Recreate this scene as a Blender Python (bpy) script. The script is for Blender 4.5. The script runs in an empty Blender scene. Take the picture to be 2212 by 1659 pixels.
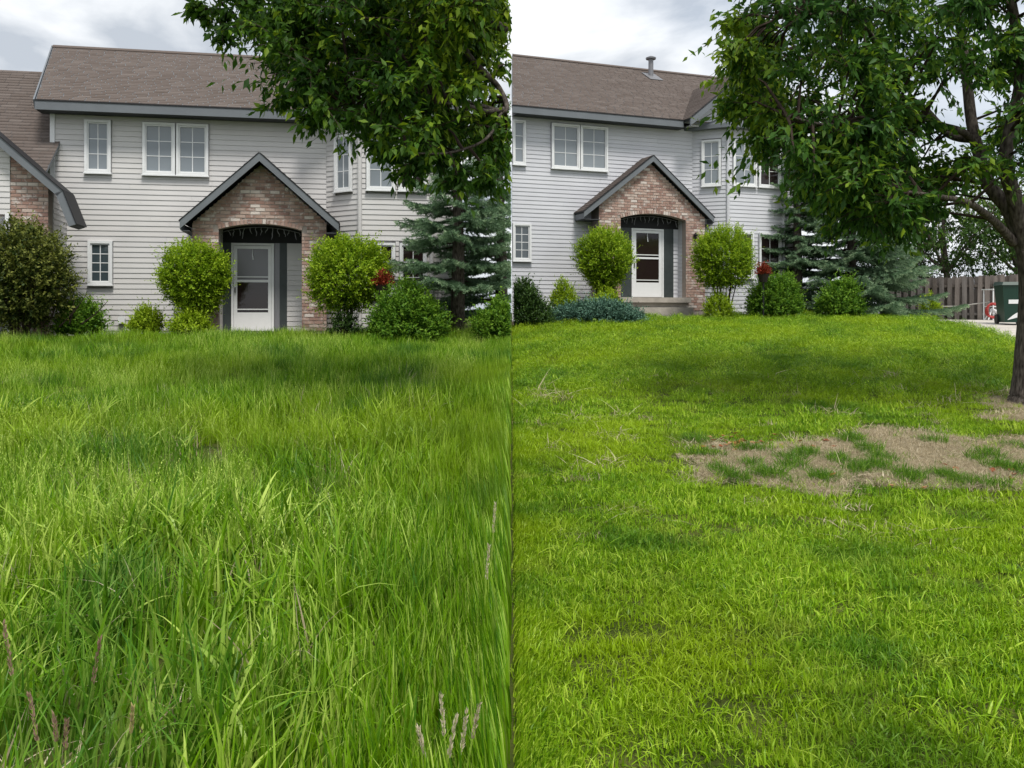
import bpy, bmesh, math, random
import numpy as np
from mathutils import Vector, Matrix, noise
random.seed(7); RNG = np.random.default_rng(11)
rad = math.radians
scn = bpy.context.scene
COL = scn.collection

# ------------------------------------------------------------------ camera, sky, sun, exposure
F, CX, HY, EYE = 1916.0, 1106.0, 675.0, 1.65      # measured on the photograph at 2212 x 1659
cam = bpy.data.cameras.new('camera'); camo = bpy.data.objects.new('camera', cam); COL.objects.link(camo)
camo.location = (0, 0, EYE); camo.rotation_euler = (rad(90), 0, 0)
cam.sensor_width = 36; cam.lens = 36 * F / 2212; cam.shift_y = -(829.5 - HY) / 2212
cam.clip_start = 0.05; cam.clip_end = 2000
scn.camera = camo

SUN_EL, SUN_AZ = 62, 158      # azimuth clockwise from +Y (north): behind the camera, a little to its right
w = bpy.data.worlds.new('World'); scn.world = w; w.use_nodes = True
nt = w.node_tree; nt.nodes.clear()
def N(nt, t, **k):
    n = nt.nodes.new(t)
    for a, b in k.items(): setattr(n, a, b)
    return n
out = N(nt, 'ShaderNodeOutputWorld'); bg = N(nt, 'ShaderNodeBackground'); bg.inputs[1].default_value = 0.10
sky = N(nt, 'ShaderNodeTexSky', sky_type='NISHITA', sun_disc=False)
sky.sun_elevation = rad(SUN_EL); sky.sun_rotation = rad(SUN_AZ)
tc = N(nt, 'ShaderNodeTexCoord'); mp = N(nt, 'ShaderNodeMapping'); mp.inputs['Scale'].default_value = (1, 1, 2.0)
mp.inputs['Location'].default_value = (0.35, 0.1, 0.2)
n1 = N(nt, 'ShaderNodeTexNoise'); n1.inputs['Scale'].default_value = 5.5; n1.inputs['Detail'].default_value = 8; n1.inputs['Roughness'].default_value = .52; n1.inputs['Distortion'].default_value = .25
r1 = N(nt, 'ShaderNodeValToRGB'); e = r1.color_ramp.elements
e[0].position = .38; e[0].color = (2.7, 2.95, 3.3, 1); e[1].position = .63; e[1].color = (5.4, 5.5, 5.6, 1)
m2 = r1.color_ramp.elements.new(.5); m2.color = (4.1, 4.28, 4.5, 1)
n2 = N(nt, 'ShaderNodeTexNoise'); n2.inputs['Scale'].default_value = 1.6; n2.inputs['Detail'].default_value = 3
r2 = N(nt, 'ShaderNodeValToRGB'); r2.color_ramp.elements[0].position = .32; r2.color_ramp.elements[0].color = (.8, .8, .8, 1); r2.color_ramp.elements[1].position = .55
mx = N(nt, 'ShaderNodeMix', data_type='RGBA')
L = nt.links.new
L(tc.outputs['Generated'], mp.inputs[0]); L(mp.outputs[0], n1.inputs[0]); L(mp.outputs[0], n2.inputs[0])
L(n1.outputs['Fac'], r1.inputs[0]); L(n2.outputs['Fac'], r2.inputs[0])
L(r2.outputs[0], mx.inputs[0]); L(sky.outputs[0], mx.inputs[6]); L(r1.outputs[0], mx.inputs[7])
L(mx.outputs[2], bg.inputs[0]); L(bg.outputs[0], out.inputs[0])

sd = bpy.data.lights.new('sun', 'SUN'); sd.energy = 1.5; sd.angle = rad(14); sd.color = (1, .96, .9)
so = bpy.data.objects.new('sun', sd); COL.objects.link(so)
az = rad(SUN_AZ); dv = Vector((math.sin(az) * math.cos(rad(SUN_EL)), math.cos(az) * math.cos(rad(SUN_EL)), math.sin(rad(SUN_EL))))
so.rotation_euler = dv.to_track_quat('Z', 'Y').to_euler(); so.location = (0, -5, 20)
vs = scn.view_settings; vs.view_transform = 'Standard'; vs.look = 'None'; vs.gamma = 1; vs.exposure = 1.1; vs.use_curve_mapping = False
scn.render.engine = 'CYCLES'
scn.cycles.max_bounces = 4; scn.cycles.diffuse_bounces = 1; scn.cycles.glossy_bounces = 2; scn.cycles.transmission_bounces = 4; scn.cycles.transparent_max_bounces = 4

# ------------------------------------------------------------------ materials
def mat(name, color, rough=.7, spec=.3, var=0.0, scale=6.0, bump=0.0, bscale=40.0, color2=None, rnd=None, metallic=0.0, stretch=None):
    m = bpy.data.materials.new(name); m.use_nodes = True; t = m.node_tree; b = t.nodes['Principled BSDF']
    b.inputs['Roughness'].default_value = rough; b.inputs['Specular IOR Level'].default_value = spec; b.inputs['Metallic'].default_value = metallic
    c = (*color, 1); b.inputs['Base Color'].default_value = c
    g = N(t, 'ShaderNodeNewGeometry'); vec = g.outputs['Position']
    if stretch:
        mpp = N(t, 'ShaderNodeMapping'); mpp.inputs['Scale'].default_value = stretch; t.links.new(vec, mpp.inputs[0]); vec = mpp.outputs[0]
    last = None
    if var or color2:
        n = N(t, 'ShaderNodeTexNoise'); n.inputs['Scale'].default_value = scale; n.inputs['Detail'].default_value = 6; t.links.new(vec, n.inputs[0])
        r = N(t, 'ShaderNodeValToRGB'); r.color_ramp.elements[0].position = .32; r.color_ramp.elements[1].position = .68
        c2 = color2 if color2 else tuple(min(1, x * (1 + var)) for x in color); c1 = color if color2 else tuple(x * (1 - var) for x in color)
        r.color_ramp.elements[0].color = (*c1, 1); r.color_ramp.elements[1].color = (*c2, 1)
        t.links.new(n.outputs['Fac'], r.inputs[0]); last = r.outputs[0]
    if rnd:   # list of (pos, colour): one colour per object
        oi = N(t, 'ShaderNodeObjectInfo'); r = N(t, 'ShaderNodeValToRGB'); el = r.color_ramp.elements
        r.color_ramp.interpolation = 'CONSTANT'
        el[0].position = rnd[0][0]; el[0].color = (*rnd[0][1], 1); el[1].position = rnd[1][0]; el[1].color = (*rnd[1][1], 1)
        for p, cc in rnd[2:]: q = el.new(p); q.color = (*cc, 1)
        ra = N(t, 'ShaderNodeAttribute', attribute_name='piece'); ad = N(t, 'ShaderNodeMath', operation='ADD'); fr_ = N(t, 'ShaderNodeMath', operation='FRACT')
        t.links.new(oi.outputs['Random'], ad.inputs[0]); t.links.new(ra.outputs['Fac'], ad.inputs[1]); t.links.new(ad.outputs[0], fr_.inputs[0]); t.links.new(fr_.outputs[0], r.inputs[0])
        if last is None: last = r.outputs[0]
        else:
            x = N(t, 'ShaderNodeMix', data_type='RGBA', blend_type='MULTIPLY'); x.inputs[0].default_value = 1
            t.links.new(r.outputs[0], x.inputs[6]); t.links.new(last, x.inputs[7]); last = x.outputs[2]
    if last is not None: t.links.new(last, b.inputs['Base Color'])
    if bump:
        n = N(t, 'ShaderNodeTexNoise'); n.inputs['Scale'].default_value = bscale; n.inputs['Detail'].default_value = 5; t.links.new(vec, n.inputs[0])
        bp = N(t, 'ShaderNodeBump'); bp.inputs['Strength'].default_value = bump; bp.inputs['Distance'].default_value = .02
        t.links.new(n.outputs['Fac'], bp.inputs['Height']); t.links.new(bp.outputs[0], b.inputs['Normal'])
    return m

def pale_patches(m, col, scale, lo, hi, amt):
    t = m.node_tree; b = t.nodes['Principled BSDF']; src = b.inputs['Base Color'].links[0].from_socket
    g = N(t, 'ShaderNodeNewGeometry'); n = N(t, 'ShaderNodeTexNoise'); n.inputs['Scale'].default_value = scale; n.inputs['Detail'].default_value = 5; n.inputs['Roughness'].default_value = .6
    rr = N(t, 'ShaderNodeMapRange'); rr.inputs[1].default_value = lo; rr.inputs[2].default_value = hi; rr.inputs[4].default_value = amt
    x = N(t, 'ShaderNodeMix', data_type='RGBA'); x.inputs[7].default_value = (*col, 1)
    t.links.new(g.outputs['Position'], n.inputs[0]); t.links.new(n.outputs['Fac'], rr.inputs[0]); t.links.new(rr.outputs[0], x.inputs[0]); t.links.new(src, x.inputs[6]); t.links.new(x.outputs[2], b.inputs['Base Color'])
def leafmat(name, dark, mid, light, trans=.35, rough=.55, patch_cols=None, spec=.25, clump=None):
    """foliage: one colour per leaf from the 'tint' attribute, light passing through"""
    m = bpy.data.materials.new(name); m.use_nodes = True; t = m.node_tree; b = t.nodes['Principled BSDF']; o = t.nodes['Material Output']
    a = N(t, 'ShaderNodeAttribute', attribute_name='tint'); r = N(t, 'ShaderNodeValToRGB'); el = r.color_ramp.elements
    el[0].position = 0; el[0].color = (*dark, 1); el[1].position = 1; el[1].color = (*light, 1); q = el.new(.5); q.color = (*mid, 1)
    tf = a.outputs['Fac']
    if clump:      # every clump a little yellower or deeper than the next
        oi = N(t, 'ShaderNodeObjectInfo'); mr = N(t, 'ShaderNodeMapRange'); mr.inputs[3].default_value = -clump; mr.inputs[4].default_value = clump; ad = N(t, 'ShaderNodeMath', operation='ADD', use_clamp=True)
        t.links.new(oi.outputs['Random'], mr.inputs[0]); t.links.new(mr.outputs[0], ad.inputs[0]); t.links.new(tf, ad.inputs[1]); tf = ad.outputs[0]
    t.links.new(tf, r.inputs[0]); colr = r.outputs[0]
    if patch_cols:
        g = N(t, 'ShaderNodeNewGeometry')
        for i, (pc, ps, lo, hi, amt, dim) in enumerate(patch_cols):
            n = N(t, 'ShaderNodeTexNoise'); n.inputs['Scale'].default_value = ps; n.inputs['Detail'].default_value = 4
            mp_ = N(t, 'ShaderNodeMapping'); mp_.inputs['Location'].default_value = (i * 13.7, i * 5.1, 0); mp_.inputs['Scale'].default_value = (1, 1, dim)
            t.links.new(g.outputs['Position'], mp_.inputs[0]); t.links.new(mp_.outputs[0], n.inputs[0])
            rr = N(t, 'ShaderNodeMapRange'); rr.inputs[1].default_value = lo; rr.inputs[2].default_value = hi; rr.inputs[4].default_value = amt
            t.links.new(n.outputs['Fac'], rr.inputs[0])
            x = N(t, 'ShaderNodeMix', data_type='RGBA'); t.links.new(rr.outputs[0], x.inputs[0]); t.links.new(colr, x.inputs[6]); x.inputs[7].default_value = (*pc, 1)
            colr = x.outputs[2]
    t.links.new(colr, b.inputs['Base Color']); b.inputs['Roughness'].default_value = rough; b.inputs['Specular IOR Level'].default_value = spec
    if trans:
        tr = N(t, 'ShaderNodeBsdfTranslucent'); t.links.new(colr, tr.inputs[0])
        ms = N(t, 'ShaderNodeMixShader'); ms.inputs[0].default_value = trans
        t.links.new(b.outputs[0], ms.inputs[1]); t.links.new(tr.outputs[0], ms.inputs[2]); t.links.new(ms.outputs[0], o.inputs[0])
    return m

def tintmat(name, stops, rough=.9, spec=.1, bump=.3, bscale=120):
    m = leafmat(name, stops[0], stops[1], stops[2], trans=0, rough=rough, spec=spec); t = m.node_tree
    g = N(t, 'ShaderNodeNewGeometry'); n = N(t, 'ShaderNodeTexNoise'); n.inputs['Scale'].default_value = bscale
    t.links.new(g.outputs['Position'], n.inputs[0]); bp = N(t, 'ShaderNodeBump'); bp.inputs['Strength'].default_value = bump; bp.inputs['Distance'].default_value = .01
    t.links.new(n.outputs['Fac'], bp.inputs['Height']); t.links.new(bp.outputs[0], t.nodes['Principled BSDF'].inputs['Normal'])
    return m

M = {}
M['siding'] = mat('vinyl_siding', (.64, .625, .61), .5, .3, var=.04, scale=1.3, rnd=[(0, (1, 1, 1)), (.33, (.965, .965, .97)), (.66, (.985, .98, .975))])
M['siding_cool'] = mat('vinyl_siding_cool', (.625, .63, .66), .5, .3, var=.04, scale=1.3, rnd=[(0, (1, 1, 1)), (.33, (.965, .965, .97)), (.66, (.985, .985, .99))])
M['wallback'] = mat('wall_sheathing', (.45, .44, .44), .7)
M['white'] = mat('white_vinyl', (.80, .81, .81), .4, .4, var=.02, scale=9)
M['trimgrey'] = mat('grey_fascia_paint', (.155, .17, .185), .5, .4, var=.08, scale=2)
M['dripedge'] = mat('dark_drip_edge', (.02, .02, .022), .6)
M['soffit'] = mat('grey_soffit', (.06, .065, .07), .7)
M['shingle'] = tintmat('roof_shingle', [(.125, .101, .088), (.145, .12, .107), (.175, .148, .133)])
M['mortar'] = mat('mortar', (.37, .32, .285), .9, .1, bump=.4, bscale=90)
M['brick'] = mat('brick', (1, 1, 1), .85, .15, var=.12, scale=30, bump=.5, bscale=110,
                 rnd=[(0, (0.422, 0.275, 0.224)), (.18, (0.486, 0.339, 0.282)), (.34, (0.384, 0.243, 0.198)), (.5, (0.538, 0.403, 0.339)), (.64, (0.307, 0.192, 0.160)), (.74, (0.461, 0.314, 0.256)), (.86, (0.589, 0.474, 0.410)), (.94, (0.742, 0.653, 0.589))])
pale_patches(M['brick'], (.66, .61, .57), 9.0, .55, .66, .75)
M['glass_blind'] = mat('window_glass_over_blind', (.235, .265, .29), .06, .6, var=.06, scale=1)
M['glass_sky'] = mat('window_glass', (.055, .075, .085), .03, .9)
M['glass_dark'] = mat('dark_glass', (.022, .014, .013), .05, .5)
M['glass_screen'] = mat('screened_glass', (.20, .20, .215), .25, .5)
M['doorgreen'] = mat('dark_green_grey_trim', (.045, .056, .056), .5, .4, var=.1, scale=8)
M['dark'] = mat('dark_header', (.018, .018, .02), .7)
M['concrete'] = mat('concrete', (.50, .46, .41), .9, .1, var=.12, scale=3, bump=.25, bscale=60)
M['step'] = mat('concrete_step', (.44, .40, .35), .9, .1, var=.15, scale=5, bump=.25, bscale=60)
M['metal'] = mat('galvanized_metal', (.22, .22, .23), .5, .5, metallic=.5)
M['bark'] = mat('bark', (.038, .03, .026), .95, .1, color2=(.17, .145, .125), scale=34, bump=1.0, bscale=26, stretch=(1, 1, .3))
M['twig'] = mat('twig_bark', (.055, .04, .032), .9, .1, var=.3, scale=20)
M['fence'] = mat('weathered_cedar', (.165, .15, .14), .9, .1, var=.25, scale=9, bump=.4, bscale=60, stretch=(1, 1, .12),
                 rnd=[(0, (1, 1, 1)), (.3, (.8, .78, .76)), (.55, (1.15, 1.1, 1.06)), (.8, (.66, .62, .58))])
M['garland'] = mat('frosted_ornament', (.26, .26, .27), .4, .5)
M['bin'] = mat('green_plastic', (.006, .035, .022), .45, .4)
M['blackp'] = mat('black_plastic', (.012, .012, .013), .5, .4)
M['red'] = mat('red_hose', (.33, .03, .025), .45, .4)
M['pot'] = mat('dark_pot', (.03, .022, .02), .6)
M['mulch'] = mat('mulch', (.035, .024, .018), .95, .1, color2=(.085, .06, .045), scale=30, bump=1.0, bscale=50)
M['stone'] = mat('pale_stone', (.48, .46, .42), .85, .2, var=.15, scale=12, bump=.4, bscale=40)
M['soil'] = mat('bare_soil', (.15, .115, .07), .95, .05, color2=(.47, .39, .28), scale=18, bump=1.0, bscale=45)
# ground: thatch and earth under the grass
M['ground'] = mat('earth_under_grass', (.035, .055, .010), .95, .05, color2=(.09, .10, .025), scale=5, bump=.6, bscale=50)
M['grass_tall'] = leafmat('tall_grass_blade', (.055, .16, .006), (.19, .375, .006), (.52, .67, .13), trans=.28, rough=.38, clump=.26,
    patch_cols=[((.04, .15, .018), .9, .53, .64, .7, .3), ((.30, .43, .010), .42, .48, .66, .5, .3)])
M['grass_lawn'] = leafmat('lawn_grass_blade', (.085, .20, .006), (.25, .45, .006), (.50, .66, .07), trans=.28, rough=.42, clump=.24,
    patch_cols=[((.055, .18, .012), 1.1, .53, .64, .65, .3), ((.37, .51, .006), .5, .46, .64, .55, .3), ((.36, .35, .07), 2.3, .62, .72, .35, .3)])
M['tuft'] = leafmat('tuft_grass_blade', (.055, .15, .012), (.11, .25, .014), (.24, .40, .035), trans=.4, rough=.5)
M['straw'] = leafmat('dry_straw', (.33, .26, .15), (.55, .46, .30), (.75, .66, .47), trans=.25, rough=.7)
M['seed'] = leafmat('seed_head', (.34, .20, .15), (.46, .31, .23), (.58, .50, .20), trans=.4, rough=.8)
M['leaf_tree'] = leafmat('shade_tree_leaf', (.028, .08, .012), (.075, .17, .012), (.28, .39, .018), trans=.4, rough=.55, spec=.25)
M['leaf_tree2'] = leafmat('shade_tree_leaf_after', (.026, .08, .015), (.065, .165, .018), (.26, .38, .022), trans=.4, rough=.55, spec=.25)
M['leaf_topiary'] = leafmat('topiary_leaf', (.085, .18, .010), (.21, .36, .010), (.42, .56, .03), trans=.4)
M['leaf_green'] = leafmat('mound_leaf', (.03, .095, .012), (.085, .21, .016), (.22, .38, .03), trans=.38)
M['leaf_lime'] = leafmat('lime_leaf', (.15, .26, .012), (.28, .42, .015), (.42, .56, .03), trans=.4)
M['leaf_dark'] = leafmat('bronze_dark_leaf', (.016, .036, .008), (.042, .075, .012), (.22, .24, .045), trans=.3)
M['leaf_deep'] = leafmat('deep_green_leaf', (.018, .045, .012), (.035, .08, .016), (.09, .17, .03), trans=.3)
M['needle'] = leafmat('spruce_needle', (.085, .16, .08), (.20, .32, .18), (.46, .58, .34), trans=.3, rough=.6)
M['juniper'] = leafmat('juniper_needle', (.035, .10, .07), (.075, .17, .12), (.14, .25, .17), trans=.15, rough=.6)
M['red_leaf'] = leafmat('red_flower', (.13, .018, .01), (.27, .04, .02), (.42, .10, .04), trans=.3)
M['fallen'] = leafmat('fallen_leaf', (.22, .06, .02), (.38, .13, .05), (.5, .28, .14), trans=.2)
M['far_green'] = leafmat('background_leaf', (.03, .075, .014), (.06, .13, .02), (.14, .23, .03), trans=.35)

# ------------------------------------------------------------------ mesh helpers
def tag(o, label=None, cat=None, group=None, kind=None):
    for k, v in (('label', label), ('category', cat), ('group', group), ('kind', kind)):
        if v: o[k] = v
    return o
def link(name, me, parent=None, m=None):
    o = bpy.data.objects.new(name, me); COL.objects.link(o)
    if m is not None and me is not None: me.materials.append(m)
    if parent is not None: o.parent = parent
    return o
def empty(name, loc=(0, 0, 0), rz=0):
    o = bpy.data.objects.new(name, None); COL.objects.link(o); o.location = loc; o.rotation_euler = (0, 0, rz); o.empty_display_size = .3; return o
class MB:
    def __init__(s): s.v = []; s.f = []
    def box(s, x0, x1, y0, y1, z0, z1):
        b = len(s.v); x0, x1 = min(x0, x1), max(x0, x1); y0, y1 = min(y0, y1), max(y0, y1); z0, z1 = min(z0, z1), max(z0, z1)
        s.v += [(x0, y0, z0), (x1, y0, z0), (x1, y1, z0), (x0, y1, z0), (x0, y0, z1), (x1, y0, z1), (x1, y1, z1), (x0, y1, z1)]
        s.f += [tuple(b + i for i in q) for q in ((0, 3, 2, 1), (4, 5, 6, 7), (0, 1, 5, 4), (1, 2, 6, 5), (2, 3, 7, 6), (3, 0, 4, 7))]; return s
    def prism(s, poly, y0, y1):           # poly: (x, z) counter-clockwise seen from -y
        b = len(s.v); n = len(poly)
        s.v += [(x, y0, z) for x, z in poly] + [(x, y1, z) for x, z in poly]
        s.f.append(tuple(b + i for i in range(n))); s.f.append(tuple(b + n + i for i in reversed(range(n))))
        for i in range(n): j = (i + 1) % n; s.f.append((b + i, b + n + i, b + n + j, b + j))
        return s
    def slab(s, poly3, up):               # planar 3d polygon thickened along vector up
        b = len(s.v); n = len(poly3); up = Vector(up)
        s.v += [tuple(p) for p in poly3] + [tuple(Vector(p) + up) for p in poly3]
        s.f.append(tuple(b + i for i in reversed(range(n)))); s.f.append(tuple(b + n + i for i in range(n)))
        for i in range(n): j = (i + 1) % n; s.f.append((b + i, b + j, b + n + j, b + n + i))
        return s
    def tube(s, pts, radii, seg=6, cap=True):
        pts = [Vector(p) for p in pts]; rings = []; ref = Vector((0.31, .17, .93))
        for i, p in enumerate(pts):
            d = (pts[min(i + 1, len(pts) - 1)] - pts[max(i - 1, 0)])
            if d.length < 1e-9: d = Vector((0, 0, 1))
            d.normalize()
            a = d.cross(ref if abs(d.dot(ref)) < .95 else Vector((1, 0, 0))).normalized(); c = d.cross(a)
            b = len(s.v); r = radii[i] if hasattr(radii, '__len__') else radii
            for k in range(seg):
                t = 2 * math.pi * k / seg; s.v.append(tuple(p + a * (r * math.cos(t)) + c * (r * math.sin(t))))
            rings.append(b)
        for q in range(len(rings) - 1):
            for k in range(seg): k2 = (k + 1) % seg; s.f.append((rings[q] + k, rings[q] + k2, rings[q + 1] + k2, rings[q + 1] + k))
        if cap:
            s.f.append(tuple(rings[0] + k for k in reversed(range(seg)))); s.f.append(tuple(rings[-1] + k for k in range(seg)))
        return s
    def mesh(s, name, smooth=False):
        me = bpy.data.meshes.new(name); me.from_pydata([tuple(v) for v in s.v], [], s.f); me.update()
        if smooth: me.shade_smooth()
        return me
    def build(s, name, m, parent=None, smooth=False): return link(name, s.mesh(name, smooth), parent, m)

def mesh_np(name, V, Fc, tint=None):
    me = bpy.data.meshes.new(name); V = np.asarray(V, np.float32); Fc = np.asarray(Fc, np.int32); k = Fc.shape[1]; n = len(Fc)
    me.vertices.add(len(V)); me.vertices.foreach_set('co', V.ravel())
    me.loops.add(n * k); me.loops.foreach_set('vertex_index', Fc.ravel())
    me.polygons.add(n); me.polygons.foreach_set('loop_start', np.arange(0, n * k, k, dtype=np.int32)); me.polygons.foreach_set('loop_total', np.full(n, k, np.int32))
    if tint is not None:
        a = me.attributes.new('tint', 'FLOAT', 'POINT'); a.data.foreach_set('value', np.asarray(tint, np.float32))
    me.update(calc_edges=True); return me
def nrm(a): return a / np.maximum(np.linalg.norm(a, axis=-1, keepdims=True), 1e-9)
def rdir(n):
    a = RNG.normal(size=(n, 3)); return nrm(a)
def leaves(P, D, Nn, Ln, Wd, tint, fold=.25, curl=.12):
    """folded lens-shaped leaves: 5 verts, 4 triangles each"""
    n = len(P); D = nrm(D); S = nrm(np.cross(D, Nn)); Nn = np.cross(S, D); Ln = np.asarray(Ln).reshape(-1, 1) * np.ones((n, 1)); Wd = np.asarray(Wd).reshape(-1, 1) * np.ones((n, 1))
    V = np.empty((n, 5, 3)); V[:, 0] = P; V[:, 1] = P + D * Ln * .42 + S * Wd * .5; V[:, 2] = P + D * Ln - Nn * Ln * curl; V[:, 3] = P + D * Ln * .42 - S * Wd * .5; V[:, 4] = P + D * Ln * .45 - Nn * Wd * fold
    b = (np.arange(n) * 5)[:, None]; T = np.array([[0, 4, 1], [1, 4, 2], [2, 4, 3], [3, 4, 0]])
    return V.reshape(-1, 3), (b[:, :, None] + T[None]).reshape(-1, 3), np.repeat(tint, 5)

# ------------------------------------------------------------------ picture -> place
def ray(px, py): return np.array([(px - CX) / F, 1.0, (HY - py) / F])
def at(px, py, d): r = ray(px, py) * d; return Vector((r[0], r[1], r[2] + EYE))
def to_px(P): P = np.asarray(P); return CX + F * P[..., 0] / P[..., 1], HY - F * (P[..., 2] - EYE) / P[..., 1]
CAPX = [-60, -20, -10, -3, 0, 3, 8, 12, 25, 60]; CAPZ = [1.0, 1.1, 1.15, 1.22, 1.40, 1.58, 1.60, 1.42, 1.30, 1.2]
def gz(x, y):
    x = np.asarray(x, float); y = np.asarray(y, float); cap = np.interp(x, CAPX, CAPZ); a = np.maximum(.06 * y, -.4); k = .035
    z = -k * np.logaddexp(-a / k, -cap / k)
    drop = np.clip((y - 29) / 6, 0, 1); return z - .28 * drop * drop * (3 - 2 * drop)
def gpt(px, py):                       # where the line of sight meets the ground
    r = ray(px, py); t = 1.0
    while t < 60:
        if EYE + r[2] * t <= gz(r[0] * t, t): break
        t += .02
    return Vector((r[0] * t, t, float(gz(r[0] * t, t))))
def on_ground(px, d): x = (px - CX) / F * d; return Vector((x, d, float(gz(x, d))))

# ------------------------------------------------------------------ ground, bed, drive
xs = np.unique(np.concatenate([np.linspace(-30, 30, 81), np.linspace(-400, -30, 20), np.linspace(30, 400, 20)]))
ys = np.unique(np.concatenate([np.linspace(-8, 45, 100), np.linspace(45, 700, 30), np.linspace(-60, -8, 8)]))
X, Y = np.meshgrid(xs, ys); Z = gz(X, Y); nx, ny = len(xs), len(ys)
ii = (np.arange(ny - 1)[:, None] * nx + np.arange(nx - 1)[None]).ravel()
gm = mesh_np('ground', np.stack([X.ravel(), Y.ravel(), Z.ravel()], 1), np.stack([ii, ii + 1, ii + 1 + nx, ii + nx], 1)); gm.shade_smooth()
tag(link('ground', gm, None, M['ground']), 'earth of the sloping front yard beneath the grass', 'ground', kind='structure')

def sheet(name, poly, m, lift, label, cat, step=.35):
    """a flat area (x, y polygon) laid on the terrain"""
    bm = bmesh.new(); vs_ = [bm.verts.new((p[0], p[1], 0)) for p in poly]; f = bm.faces.new(vs_)
    x0, x1 = min(p[0] for p in poly), max(p[0] for p in poly); y0, y1 = min(p[1] for p in poly), max(p[1] for p in poly)
    for k in range(1, int((x1 - x0) / step)): bmesh.ops.bisect_plane(bm, geom=bm.verts[:] + bm.edges[:] + bm.faces[:], plane_co=(x0 + k * step, 0, 0), plane_no=(1, 0, 0))
    for k in range(1, int((y1 - y0) / step)): bmesh.ops.bisect_plane(bm, geom=bm.verts[:] + bm.edges[:] + bm.faces[:], plane_co=(0, y0 + k * step, 0), plane_no=(0, 1, 0))
    for v in bm.verts: v.co.z = float(gz(v.co.x, v.co.y)) + lift
    bmesh.ops.recalc_face_normals(bm, faces=bm.faces[:])
    me = bpy.data.meshes.new(name); bm.to_mesh(me); bm.free()
    if me.polygons and me.polygons[0].normal.z < 0: me.flip_normals()
    return tag(link(name, me, None, m), label, cat, kind='structure')

# ------------------------------------------------------------------ houses
class House:
    def __init__(s, px, d, th, zb, name):
        s.th = th; s.cs, s.sn = math.cos(th), math.sin(th); s.O = Vector(((px - CX) / F * d, d, 0)); s.zb = zb
        s.root = empty(name, (s.O.x, s.O.y, zb), th)
    def loc(s, px, py, ly):
        dx = (px - CX) / F; t = (ly - s.O.x * s.sn + s.O.y * s.cs) / (s.cs - dx * s.sn)
        lx = (dx * t - s.O.x) * s.cs + (t - s.O.y) * s.sn
        return lx, ly, EYE + (HY - py) / F * t - s.zb
    def lx(s, px, ly=0): return s.loc(px, 600, ly)[0]
    def z(s, px, py, ly=0): return s.loc(px, py, ly)[2]
    def seam(s, ly): return (ly * s.sn - s.O.x) / s.cs           # local x of the lot line X = 0
    def world(s, p): return Vector((s.O.x + p[0] * s.cs - p[1] * s.sn, s.O.y + p[0] * s.sn + p[1] * s.cs, p[2] + s.zb))

EXPO = .118
wb = MB(); wb.v = [(0, -.019, 0), (1, -.019, 0), (1, -.005, EXPO), (0, -.005, EXPO), (0, .0, 0), (1, .0, 0), (1, .0, EXPO), (0, 0, EXPO)]
wb.f = [(0, 1, 2, 3), (5, 4, 7, 6), (0, 4, 5, 1), (3, 2, 6, 7), (0, 3, 7, 4), (1, 5, 6, 2)]
BOARD = {}
for k in ('siding', 'siding_cool'):
    BOARD[k] = wb.mesh('siding_board'); BOARD[k].materials.append(M[k])
BH, BL = .067, .20
bb = MB()
def _brick():
    c = .006; b = MB()
    o = [(-.5, -.5), (.5, -.5), (.5, .5), (-.5, .5)]
    b.v = [(x, 0.0, z) for x, z in o] + [(x * (1 - .03), -1, z * (1 - .09)) for x, z in o]
    b.f = [(4, 5, 6, 7), (0, 1, 5, 4), (1, 2, 6, 5), (2, 3, 7, 6), (3, 0, 4, 7)]; return b
BRICK = _brick().mesh('brick'); BRICK.materials.append(M['brick'])

def place_pieces(name, me, pieces, parent, limit=300, stuff_name=None):
    """pieces: (location, rotation_z or rotation tuple, scale). The first ones are objects, the rest one joined mesh"""
    for loc, rot, sc in pieces[:limit]:
        o = bpy.data.objects.new(name, me); COL.objects.link(o); o.parent = parent
        o.location = loc; o.rotation_euler = rot if isinstance(rot, tuple) else (0, 0, rot); o.scale = sc
    rest = pieces[limit:]
    if rest:
        b = MB(); base = [v.co.copy() for v in me.vertices]; fs = [tuple(p.vertices) for p in me.polygons]
        from mathutils import Euler
        for loc, rot, sc in rest:
            mt = Matrix.LocRotScale(Vector(loc), Euler(rot if isinstance(rot, tuple) else (0, 0, rot)), Vector(sc)); n = len(b.v)
            b.v += [tuple(mt @ v) for v in base]; b.f += [tuple(n + i for i in f) for f in fs]
        o = b.build(stuff_name or name + 's', me.materials[0], parent); o['kind'] = 'stuff'
        at_ = o.data.attributes.new('piece', 'FLOAT', 'POINT'); at_.data.foreach_set('value', np.repeat(np.random.default_rng(2).random(len(rest)), len(base)).astype(np.float32))

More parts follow.
